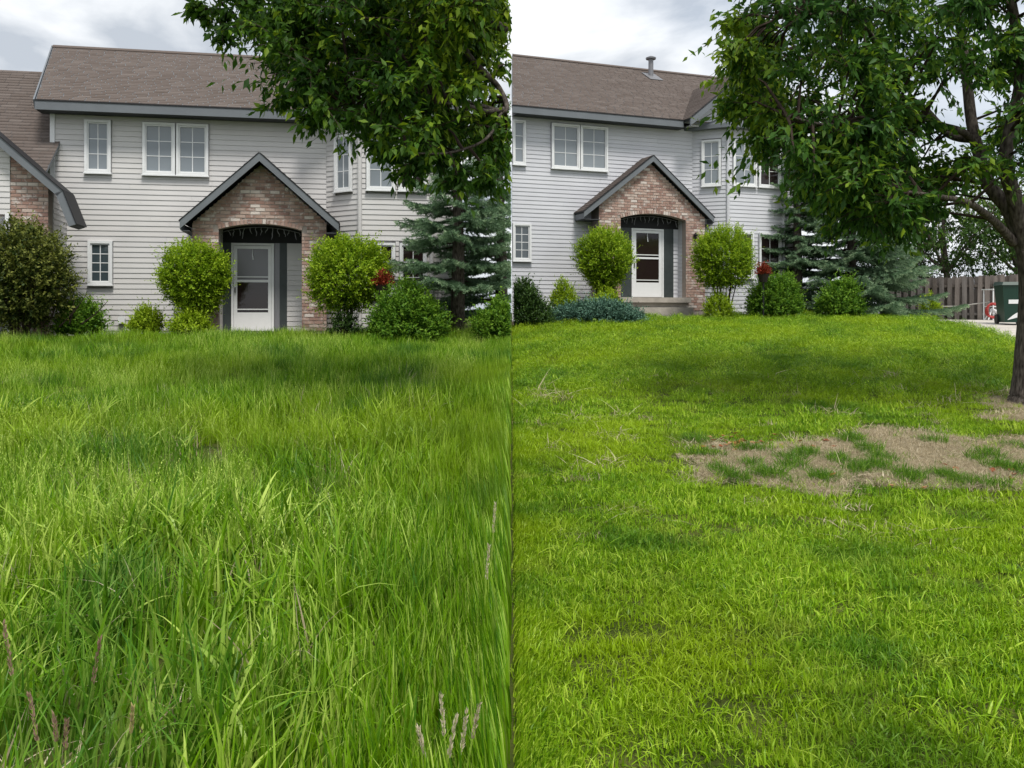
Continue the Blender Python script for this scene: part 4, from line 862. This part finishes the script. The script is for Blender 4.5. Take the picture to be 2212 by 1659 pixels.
clR += fill([(1560, 60), (1640, -10), (1660, 200), (1650, 280), (1575, 240), (1555, 215)], 26, td - .8, td + 1.6, .26, (), 5, lambda a, b: .66)
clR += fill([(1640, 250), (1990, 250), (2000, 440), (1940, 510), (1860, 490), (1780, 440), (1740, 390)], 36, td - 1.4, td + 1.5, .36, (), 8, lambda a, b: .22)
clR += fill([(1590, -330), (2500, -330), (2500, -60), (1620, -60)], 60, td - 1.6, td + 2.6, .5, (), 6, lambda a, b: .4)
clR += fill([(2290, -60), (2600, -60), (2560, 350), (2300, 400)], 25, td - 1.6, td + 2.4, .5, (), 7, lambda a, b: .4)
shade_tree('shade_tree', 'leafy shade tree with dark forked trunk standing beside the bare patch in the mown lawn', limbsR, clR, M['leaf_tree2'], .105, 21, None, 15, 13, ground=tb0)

# the tree of the uncut yard: trunk out of the picture beside the camera, a limb hanging over the grass
def keepL(P):
    px, py = to_px(P); inside = (P[:, 1] > .5) & (py > -120); return ~(inside & (px > 1105))
g0 = Vector((2.4, -1.6, float(gz(2.4, -1.6))))
top = (1.2, 3.0, 4.6)
limbsL = [([g0 + Vector((0, 0, -.1)), (2.35, -1.5, 1.5), (2.3, -1.2, 2.9)], .2, .16), ([(2.3, -1.2, 2.9), (2.0, .6, 4.0), top], .15, .11),
          ([top, (.6, 5.2, 4.75), (.05, 7.0, 4.55), A(1080, -30, 8.6), A(1010, 60, 9.2), A(900, 110, 9.6), A(760, 130, 9.9), A(640, 120, 10.2)], .11, .015),
          ([A(985, 75, 9.3), A(1020, 130, 9.5), A(1078, 190, 9.6), A(1092, 240, 9.5), A(1030, 226, 9.4), A(950, 210, 9.5), A(860, 235, 9.4), A(770, 255, 9.2)], .04, .012),
          ([A(1088, 236, 9.5), A(1050, 240, 9.2), A(1000, 226, 8.9), A(940, 222, 8.7)], .03, .012),
          ([A(1090, 60, 8.7), A(1000, 40, 9.8), A(880, 10, 10.2), A(720, -20, 10.5), A(560, -20, 10.4), A(450, 20, 10.4)], .05, .008),
          ([A(1085, 238, 9.5), A(1050, 300, 9.0), A(970, 330, 8.8), A(880, 330, 8.6)], .02, .008)]
polyL = [(520, -40), (500, 40), (520, 85), (590, 110), (620, 170), (630, 225), (700, 245), (800, 285), (900, 330), (935, 350), (1060, 365), (1100, 350), (1100, -40)]
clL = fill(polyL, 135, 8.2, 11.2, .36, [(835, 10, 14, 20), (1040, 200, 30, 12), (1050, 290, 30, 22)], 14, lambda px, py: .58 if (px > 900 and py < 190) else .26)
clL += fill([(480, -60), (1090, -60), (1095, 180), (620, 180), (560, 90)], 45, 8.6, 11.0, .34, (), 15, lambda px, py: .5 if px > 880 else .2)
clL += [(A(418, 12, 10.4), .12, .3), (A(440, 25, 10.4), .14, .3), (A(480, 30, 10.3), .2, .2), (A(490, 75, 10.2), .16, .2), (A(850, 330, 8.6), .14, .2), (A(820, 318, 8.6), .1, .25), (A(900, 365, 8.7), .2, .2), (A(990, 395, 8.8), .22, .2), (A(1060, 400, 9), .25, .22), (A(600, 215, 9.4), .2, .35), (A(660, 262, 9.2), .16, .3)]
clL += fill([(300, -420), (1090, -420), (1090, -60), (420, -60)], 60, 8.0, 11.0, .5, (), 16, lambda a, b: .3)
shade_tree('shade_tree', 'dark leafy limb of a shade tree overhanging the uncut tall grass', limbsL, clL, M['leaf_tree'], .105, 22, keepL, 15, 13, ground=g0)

# trees beyond the fence
def far_tree(px, d, H, R, zc, label, seed, m, n=95, leaf=.16):
    g_ = on_ground(px, d); rg = np.random.default_rng(seed); cl = []
    for i in range(n):
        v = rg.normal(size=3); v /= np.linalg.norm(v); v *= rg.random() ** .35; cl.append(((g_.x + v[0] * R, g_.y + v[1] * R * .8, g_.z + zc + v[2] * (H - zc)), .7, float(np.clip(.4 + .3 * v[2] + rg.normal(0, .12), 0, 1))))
    lm = [([g_ + Vector((0, 0, -.2)), g_ + Vector((.1, 0, zc * .5)), g_ + Vector((0, .1, zc)), g_ + Vector((.1, 0, H * .8))], .16, .04)]
    for a in range(5): lm.append(([g_ + Vector((.05, 0, zc * .55)), g_ + Vector((R * .35 * math.cos(a * 1.3), R * .3 * math.sin(a * 1.3), zc * .85)), g_ + Vector((R * .75 * math.cos(a * 1.3), R * .6 * math.sin(a * 1.3), zc * 1.15))], .07, .02))
    return shade_tree('background_tree', label, lm, cl, m, leaf, seed, None, 12, 10, ground=g_)
far_tree(2040, 37, 7.0, 3.2, 4.0, 'bushy green tree behind the fence next to the large spruce', 31, M['far_green'])
far_tree(2200, 36, 6.6, 3.0, 3.8, 'dense green tree behind the fence beyond the driveway and bin', 32, M['far_green'])
far_tree(1930, 39, 6.0, 2.8, 3.3, 'dark leafy tree half hidden behind the large spruce', 33, M['leaf_deep'])

# ------------------------------------------------------------------ grass
LIB = bpy.data.collections.new('grass_library')
LIBS = {}
def blade_clump(n, radius, hmin, hmax, width, lean, segs, m, name, rg, side=0, stalks=0, tint_mu=.45, tint_sd=.2, stalk_h=1.0):
    V, Fc, T = [], [], []
    for i in range(n + stalks):
        st = i >= n; a = rg.uniform(0, 6.283); r = radius * math.sqrt(rg.random()); p = np.array([r * math.cos(a), r * math.sin(a), -.01]); p[0] = side * abs(p[0]) if side else p[0]
        H = rg.uniform(hmin, hmax) * (stalk_h if st else 1); la = rg.uniform(0, 6.283); la = (math.pi / 2 - side * math.pi / 2 + rg.uniform(-1.5, 1.5)) if side else la; ln = abs(rg.normal(0, lean)) * (.45 if st else 1) + .05; wv = width * rg.uniform(.6, 1.3) * (.45 if st else 1); fa_ = rg.uniform(0, 6.283); wdv = np.array([math.cos(fa_), math.sin(fa_), 0]); k0 = len(V); ti = float(np.clip(rg.normal(tint_mu + (.35 if st else 0), tint_sd), 0, 1)); cv = rg.uniform(.8, 2.8)
        for s in range(segs + 1):
            t = s / segs; dx = H * ln * t ** cv; z = H * t * (1 - .42 * min(1.35, ln) * t ** 2); c = p + np.array([math.cos(la) * dx, math.sin(la) * dx, z]); ww = wv * (1 - t ** 1.8) * .5
            if s < segs: V += [c - wdv * ww, c + wdv * ww]; T += [ti, ti]
            else: V.append(c); T.append(ti)
        for s in range(segs - 1): q = k0 + 2 * s; Fc.append((q, q + 1, q + 3)); Fc.append((q, q + 3, q + 2))
        q = k0 + 2 * (segs - 1); Fc.append((q, q + 1, q + 2))
        if st:            # airy seed head: short side spikelets near the top
            for j in range(9):
                t = .68 + .3 * j / 9; dx = H * ln * t ** cv; z = H * t * (1 - .35 * min(1, ln) * t); c = p + np.array([math.cos(la) * dx, math.sin(la) * dx, z]); aa = rg.uniform(0, 6.283); e_ = c + np.array([math.cos(aa) * .022, math.sin(aa) * .022, .022]) * (1.25 - t); sd_ = np.array([-math.sin(aa), math.cos(aa), 0]) * .0022
                k1 = len(V); V += [c - sd_, c + sd_, e_ + sd_ * .8, e_ - sd_ * .8]; T += [min(1, ti + .15)] * 4; Fc += [(k1, k1 + 1, k1 + 2), (k1, k1 + 2, k1 + 3)]
    V = np.array(V)
    me = mesh_np(name, V, Fc, T); me.materials.append(m); return bpy.data.objects.new(name, me)
def scatter(name, label, cat, lib, P, rot, scl, idx):
    c = bpy.data.collections.new(name + '_library')
    for i, o in enumerate(lib): o.name = '%s_blades_%02d' % (name, i); c.objects.link(o)
    me = bpy.data.meshes.new(name); me.vertices.add(len(P)); me.vertices.foreach_set('co', np.asarray(P, np.float32).ravel())
    a = me.attributes.new('rot', 'FLOAT_VECTOR', 'POINT'); a.data.foreach_set('vector', np.asarray(rot, np.float32).ravel())
    a = me.attributes.new('scl', 'FLOAT', 'POINT'); a.data.foreach_set('value', np.asarray(scl, np.float32))
    a = me.attributes.new('idx', 'INT', 'POINT'); a.data.foreach_set('value', np.asarray(idx, np.int32))
    o = link(name, me); tag(o, label, cat, kind='stuff')
    g = bpy.data.node_groups.new(name, 'GeometryNodeTree'); g.interface.new_socket('Geometry', in_out='INPUT', socket_type='NodeSocketGeometry'); g.interface.new_socket('Geometry', in_out='OUTPUT', socket_type='NodeSocketGeometry')
    gi, go = g.nodes.new('NodeGroupInput'), g.nodes.new('NodeGroupOutput'); ci = g.nodes.new('GeometryNodeCollectionInfo'); ci.inputs['Collection'].default_value = c; ci.inputs['Separate Children'].default_value = True; ci.inputs['Reset Children'].default_value = True
    ip = g.nodes.new('GeometryNodeInstanceOnPoints'); ip.inputs['Pick Instance'].default_value = True
    def na(nm, ty): n_ = g.nodes.new('GeometryNodeInputNamedAttribute'); n_.data_type = ty; n_.inputs['Name'].default_value = nm; return [s for s in n_.outputs if s.enabled and s.name == 'Attribute'][0]
    l = g.links.new; l(gi.outputs[0], ip.inputs['Points']); l(ci.outputs[0], ip.inputs['Instance']); l(na('idx', 'INT'), ip.inputs['Instance Index']); l(na('rot', 'FLOAT_VECTOR'), ip.inputs['Rotation']); l(na('scl', 'FLOAT'), ip.inputs['Scale']); l(ip.outputs[0], go.inputs[0])
    md = o.modifiers.new('grass', 'NODES'); md.node_group = g; return o

def vnoise(x, y, s, off=0.0):     # cheap smooth noise on arrays
    out_ = np.zeros_like(x); amp = 1; tot = 0
    for o_ in range(3):
        f = s * 2 ** o_; xi, yi = x * f + off + o_ * 17.3, y * f + off * 1.7 + o_ * 9.1; x0, y0 = np.floor(xi), np.floor(yi); fx, fy = xi - x0, yi - y0; fx = fx * fx * (3 - 2 * fx); fy = fy * fy * (3 - 2 * fy)
        hsh = lambda a, b: np.modf(np.abs(np.sin(a * 127.1 + b * 311.7) * 43758.5453))[0]
        v = (hsh(x0, y0) * (1 - fx) + hsh(x0 + 1, y0) * fx) * (1 - fy) + (hsh(x0, y0 + 1) * (1 - fx) + hsh(x0 + 1, y0 + 1) * fx) * fy
        out_ += v * amp; tot += amp; amp *= .5
    return out_ / tot
def sample(n_per, ylo, yhi, side, margin=1.0):
    """points on one side of the lot line, density n_per(y) per square metre"""
    pts = []
    for y0 in np.arange(ylo, yhi, .5):
        wd = .5773 * (y0 + .5) + margin; n = RNG.poisson(n_per(y0) * wd * .5); x = RNG.uniform(0, wd, n) * side; y = y0 + RNG.uniform(0, .5, n); pts.append(np.stack([x, y], 1))
    return np.concatenate(pts)

rg = np.random.default_rng(5)
libT = [blade_clump(62, .19, .16, .36, .0115, .34, 5, M['grass_tall'], 'b', rg, tint_sd=.24) for _ in range(6)] \
     + [blade_clump(60, .19, .16, .36, .0080, .32, 5, M['grass_tall'], 'b', rg, stalks=12, stalk_h=1.3, tint_mu=.52) for _ in range(4)] \
     + [blade_clump(34, .14, .22, .42, .0165, .62, 6, M['grass_tall'], 'b', rg, tint_mu=.60, tint_sd=.27) for _ in range(4)] \
     + [blade_clump(24, .09, .18, .36, .0115, .20, 5, M['grass_tall'], 'b', rg, side=-1, tint_sd=.24) for _ in range(3)] \
     + [blade_clump(26, .09, .17, .36, .0115, .20, 5, M['grass_tall'], 'b', rg, tint_sd=.24) for _ in range(3)] \
     + [blade_clump(16, .16, .16, .34, .0075, .8, 5, M['straw'], 'b', rg, tint_sd=.3) for _ in range(2)]
Q = sample(lambda y: 40 if y < 6 else (30 if y < 11 else 23), 1.6, 21.0, -1)
Qs = np.stack([-RNG.uniform(0, .5, 1250), RNG.uniform(1.6, 17.5, 1250)], 1); Q = np.concatenate([Q[Q[:, 0] < -.5], Qs])
hl = left['h']
lyq = -(Q[:, 0] - hl.O.x) * hl.sn + (Q[:, 1] - hl.O.y) * hl.cs; lxq = (Q[:, 0] - hl.O.x) * hl.cs + (Q[:, 1] - hl.O.y) * hl.sn
Q = Q[(lyq < -1.7) & (Q[:, 0] < -.004)]
n = len(Q); x, y = Q[:, 0], Q[:, 1]; nearseam = x > -.5
idx = rg.integers(0, 6, n); vv = vnoise(x, y, .5, 3.0); wob = vnoise(x, y, .9, 8.0)
idx = np.where((vv > .52) & (rg.random(n) < .6) & (y > 4.2), rg.integers(6, 10, n), idx); idx = np.where((rg.random(n) < .20 + .25 * (wob > .55)) & (y < 9) & (x < -.8), rg.integers(10, 14, n), idx); idx = np.where((rg.random(n) < .05 + .10 * (y < 3.6)) & (x < -.8) & (y < 12), rg.integers(20, 22, n), idx); idx = np.where(nearseam, np.where(x > -.2, rg.integers(14, 17, n), rg.integers(17, 20, n)), idx)
rot = np.zeros((n, 3)); rot[:, 2] = rg.uniform(0, 6.283, n); rot[:, 0] = rg.normal(0, .12, n); rot[:, 1] = rg.normal(0, .12, n); rot[nearseam, :2] = 0; rot[x > -.2] = 0
scl = (.5 + 1.0 * wob) * np.interp(y, [2, 8, 14, 20], [1.0, 1.0, .88, .72]) * rg.uniform(.8, 1.15, n)
P3 = np.stack([x, y, gz(x, y)], 1)
ns = 620; ye = rg.uniform(1.6, 17.5, ns); xe = -np.abs(rg.normal(0, .03, ns)) - .003        # the edge of the uncut grass along the lot line
P3 = np.concatenate([P3, np.stack([xe, ye, gz(xe, ye)], 1)]); rot = np.concatenate([rot, np.zeros((ns, 3))]); idx = np.concatenate([idx, rg.integers(14, 17, ns)]); scl = np.concatenate([scl, (.62 + .75 * vnoise(xe, ye, .9, 8.0)) * np.interp(ye, [2, 8, 14, 20], [1.0, 1.0, .88, .72]) * rg.uniform(.8, 1.15, ns)])
scatter('tall_grass', 'uncut tall green grass with seed heads in front of the garage-wing house', 'grass', libT, P3, rot, scl, idx)

# pinkish and straw seed heads standing out in the foreground
def seed_stalk(px, py, d, tilt, col_t, ln, sm='seed'):
    tip = at(px, py, d); g_ = Vector((tip.x - tilt * .25, d + .02, float(gz(tip.x, d)))); root = empty('seed_stalk', g_)
    b = MB(); mid = (tip - g_) * .55 + Vector((-tilt * .05, 0, 0)); end = tip - g_; st = mid.lerp(end, max(.2, 1 - ln / max(.05, (end - mid).length)))
    b.tube([(0, 0, -.02), mid, st, end], [.0035, .003, .0022, .0012], 5); s_ = b.mesh('stalk'); a = s_.attributes.new('tint', 'FLOAT', 'POINT'); a.data.foreach_set('value', [.95] * len(s_.vertices)); link('stalk', s_, root, M['grass_tall'])
    n = 75; k = RNG.random(n); P = np.array(st)[None] + np.outer(k, np.array(end - st)); D = nrm(np.array(end - st)[None] / max(ln, .05) + rdir(n) * .45); V, Fc, T = leaves(P, D, rdir(n), .019, .0055, np.clip(col_t + RNG.normal(0, .15, n), 0, 1)); link('seed_head', mesh_np('seed_head', V, Fc, T), root, M[sm])
    return root
for px, py, d, tl, ct, ln in ((8, 1350, 2.5, -.25, .5, .15), (64, 1505, 2.4, -.2, .35, .13), (216, 1380, 2.7, .25, .15, .15), (116, 1545, 2.4, -.1, .45, .08), (143, 1560, 2.4, .05, .4, .08), (287, 1530, 2.5, .1, .85, .08)):
    tag(seed_stalk(px, py, d, tl, ct, ln), 'brown-pink seed head rising out of the uncut tall grass', 'grass stalk', 'brown-pink seed heads in the tall grass')
for px, py, d, tl, ct, ln in ((952, 1500, 2.5, -.1, 1, .13), (985, 1550, 2.45, .2, 1, .12), (1008, 1540, 2.5, .15, .95, .13), (1034, 1525, 2.5, .2, .6, .10), (905, 1575, 2.45, -.2, 1, .09), (1056, 1180, 3.6, .1, 1, .14), (1070, 1090, 4.2, .1, 1, .14)):
    tag(seed_stalk(px, py, d, tl, ct, ln, 'straw'), 'straw-coloured seed head rising out of the uncut tall grass', 'grass stalk', 'straw-coloured seed heads in the tall grass')

# ---- mown lawn
libS = [blade_clump(150, .15, .028, .066, .0062, .8, 3, M['grass_lawn'], 'b', rg, tint_sd=.28) for _ in range(7)] \
     + [blade_clump(52, .085, .028, .066, .0062, .6, 3, M['grass_lawn'], 'b', rg, side=1, tint_sd=.3) for _ in range(3)] \
     + [blade_clump(90, .08, .07, .16, .0060, .95, 4, M['tuft'], 'b', rg, tint_mu=.5, tint_sd=.28) for _ in range(3)] \
     + [blade_clump(55, .15, .03, .085, .0058, 1.9, 3, M['straw'], 'b', rg, tint_mu=.5, tint_sd=.3) for _ in range(3)] \
     + [blade_clump(50, .12, .06, .11, .0075, .7, 3, M['grass_lawn'], 'b', rg, tint_mu=.78) for _ in range(2)] \
     + [blade_clump(34, .06, .035, .075, .0065, .6, 3, M['grass_lawn'], 'b', rg, tint_sd=.3) for _ in range(2)]
Q = sample(lambda y: 120 if y < 5 else (76 if y < 9 else (50 if y < 15 else 38)), 1.6, 27.6, 1)
Qs = np.stack([RNG.uniform(0, .17, 1500), 1.6 + 19 * RNG.random(1500) ** 1.3], 1); Q = np.concatenate([Q[Q[:, 0] > .17], Qs])
x, y = Q[:, 0], Q[:, 1]; hr_ = right['h']
lyq = -(x - hr_.O.x) * hr_.sn + (y - hr_.O.y) * hr_.cs; lxq = (x - hr_.O.x) * hr_.cs + (y - hr_.O.y) * hr_.sn
def inside(poly, X_, Y_):
    c = np.zeros(len(X_), bool); j = len(poly) - 1
    for i in range(len(poly)):
        (xi, yi), (xj, yj) = poly[i], poly[j]; cond = ((yi > Y_) != (yj > Y_)) & (X_ < (xj - xi) * (Y_ - yi) / ((yj - yi) if yj != yi else 1e-9) + xi); c ^= cond; j = i
    return c
bed1 = [(max(.0, q.x), q.y) for q in bedp] + [(q.x, q.y) for q in hp] + [(-.5, 30)]
px_, py_ = to_px(np.stack([x, y, gz(x, y)], 1))
edge = np.interp(px_, [1500, 1640, 1760, 1900, 2085], [677.5, 679, 680, 682, 690])
bad = inside(bed1, x, y) | inside(drive, x, y) | inside([(q.x, q.y) for q in wk], x, y) | ((px_ > 1480) & (py_ < edge)) | (lyq > -1.3)
# bare patch under the tree
bx, by = x, y
def bare(X_, Y_):
    a, b_ = to_px(np.stack([X_, Y_, gz(X_, Y_)], 1)); c1 = .72 - (((a - 1880) / 420) ** 2 + ((b_ - 995) / 68) ** 2); c2 = .8 - (((a - 2240) / 250) ** 2 + ((b_ - 1005) / 62) ** 2); c3 = .25 - (((a - 2230) / 170) ** 2 + ((b_ - 880) / 45) ** 2)
    return np.maximum(np.maximum(c1, c2), c3) + (vnoise(X_, Y_, 2.3, 4.0) - .5) * 1.7
bv = bare(x, y)
keepm = ~bad & ((bv < .22) | (rg.random(len(x)) < .26)); Q = Q[keepm]; x, y, bv = x[keepm], y[keepm], bv[keepm]
n = len(x); nearseam = x < .16; idx = rg.integers(0, 7, n); idx = np.where(rg.random(n) < .07, rg.integers(16, 18, n), idx); idx = np.where((rg.random(n) < .035) & (y < 12) & (y > 5), rg.integers(13, 16, n), idx); idx = np.where(nearseam, rg.integers(7, 10, n), idx); 
fringe = (bv > -.25) & (rg.random(n) < .35); idx = np.where(bv > -.6, rg.integers(18, 20, n), idx); idx = np.where(fringe, rg.integers(13, 16, n), idx)
stripe = np.sign(np.sin((x - .40 * y) * 2 * math.pi / 1.15)); rot = np.zeros((n, 3)); spin = rg.uniform(0, 6.283, n)
lean_ = np.interp(y, [8, 12], [0, .8]) * stripe      # mower stripes: neighbouring passes lay the blades over in opposite directions
ta = -lean_ + rg.normal(0, .15, n); sa, ca, sc, cc = np.sin(ta), np.cos(ta), np.sin(spin), np.cos(spin)
rot[:, 0] = np.arctan2(sa * cc, ca); rot[:, 1] = -np.arcsin(sa * sc); rot[:, 2] = np.arctan2(ca * sc, cc); rot[nearseam] = 0      # spin the clump, then tilt it
scl = rg.uniform(.8, 1.2, n) * (.78 + .5 * vnoise(x, y, 1.6, 2.0)) * np.interp(y, [2, 8, 27], [1, 1.05, 1.25])
P3 = np.stack([x, y, gz(x, y)], 1)
ns = 1100; ye = 1.6 + 19 * rg.random(ns) ** 1.3; xe = np.abs(rg.normal(0, .02, ns)) + .003
P3 = np.concatenate([P3, np.stack([xe, ye, gz(xe, ye)], 1)]); rot = np.concatenate([rot, np.zeros((ns, 3))]); idx = np.concatenate([idx, rg.integers(7, 10, ns)]); scl = np.concatenate([scl, rg.uniform(.8, 1.25, ns)])
# scattered tufts on the bare patch
tpx = [(1500, 945), (1540, 975), (1560, 1010), (1590, 1025), (1630, 965), (1650, 1018), (1680, 1030), (1700, 985), (1740, 975), (1770, 1025), (1800, 985), (1830, 945), (1845, 1010), (1870, 965), (1890, 1000), (1920, 985), (1950, 1020), (1980, 1030), (2000, 945), (2030, 1020), (2060, 1030), (2100, 985), (2130, 975), (2135, 1040), (2160, 1000), (2190, 1010), (2205, 960), (1620, 1000), (1720, 1005)]
tp, ti, tsz = [], [], []
for (a, b_) in tpx:
    q = gpt(a, b_ + 12); tp_n = rg.integers(3, 7)
    for j in range(tp_n): xx, yy = q.x + rg.normal(0, .045), q.y + rg.normal(0, .06); tp.append((xx, yy, float(gz(xx, yy)))); ti.append(rg.integers(10, 13)); tsz.append(rg.uniform(.6, 1.2))
sp = RNG.uniform(size=(9500, 2)); a, b_ = 1450 + sp[:, 0] * 900, 860 + sp[:, 1] * 250; dd_ = 1.65 / (.06 + (b_ - HY) / F); xx, yy = (a - CX) / F * dd_, dd_; ok = bare(xx, yy) > .02; xx, yy = xx[ok], yy[ok]
P3 = np.concatenate([P3, np.array(tp), np.stack([xx, yy, gz(xx, yy)], 1)]); m_ = len(tp) + len(xx)
idx = np.concatenate([idx, ti, rg.integers(13, 16, len(xx))]); r2_ = np.zeros((m_, 3)); r2_[:, 2] = rg.uniform(0, 6.283, m_); rot = np.concatenate([rot, r2_]); scl = np.concatenate([scl, tsz, rg.uniform(.5, 1, len(xx))])
scatter('mown_lawn', 'short mown green lawn with a thin dry patch under the shade tree', 'grass', libS, P3, rot, scl, idx)

# soil showing on the bare patch: cells of a fine grid where the patch is
gx_, gy_ = np.meshgrid(np.arange(.6, 6.6, .06), np.arange(5.0, 12.5, .06)); bvg = bare(gx_.ravel(), gy_.ravel()).reshape(gx_.shape); V = np.stack([gx_.ravel(), gy_.ravel(), gz(gx_, gy_).ravel() + .006], 1); w_ = gx_.shape[1]; fcs = []
for i in range(gx_.shape[0] - 1):
    for j in range(w_ - 1):
        if bvg[i, j] > -.05: q = i * w_ + j; fcs.append((q, q + 1, q + w_ + 1, q + w_))
used = np.unique(np.array(fcs)); rem = np.zeros(len(V), int); rem[used] = np.arange(len(used))
tag(link('bare_soil', mesh_np('bare_soil', V[used], rem[np.array(fcs)]), None, M['soil']), 'dry bare soil patch in the lawn under the shade tree', 'soil', kind='structure')
# a few fallen leaves
n = 60; a = np.concatenate([RNG.normal(1580, 25, 30), RNG.normal(1690, 60, 15), RNG.uniform(1780, 2200, 15)]); b_ = np.concatenate([RNG.normal(962, 10, 30), RNG.normal(962, 8, 15), RNG.uniform(1010, 1080, 15)]); dd_ = 1.65 / (.06 + (b_ - HY) / F); xx, yy = (a - CX) / F * dd_, dd_
V, Fc, T = leaves(np.stack([xx, yy, gz(xx, yy) + .035], 1), np.stack([RNG.normal(size=n), RNG.normal(size=n), RNG.normal(0, .15, n)], 1), np.tile([0, 0, 1.0], (n, 1)) + rdir(n) * .3, .065, .05, RNG.random(n))
tag(link('fallen_leaves', mesh_np('fallen_leaves', V, Fc, T), None, M['fallen']), 'scattered orange-brown dead leaves on the bare patch', 'leaves', kind='stuff')
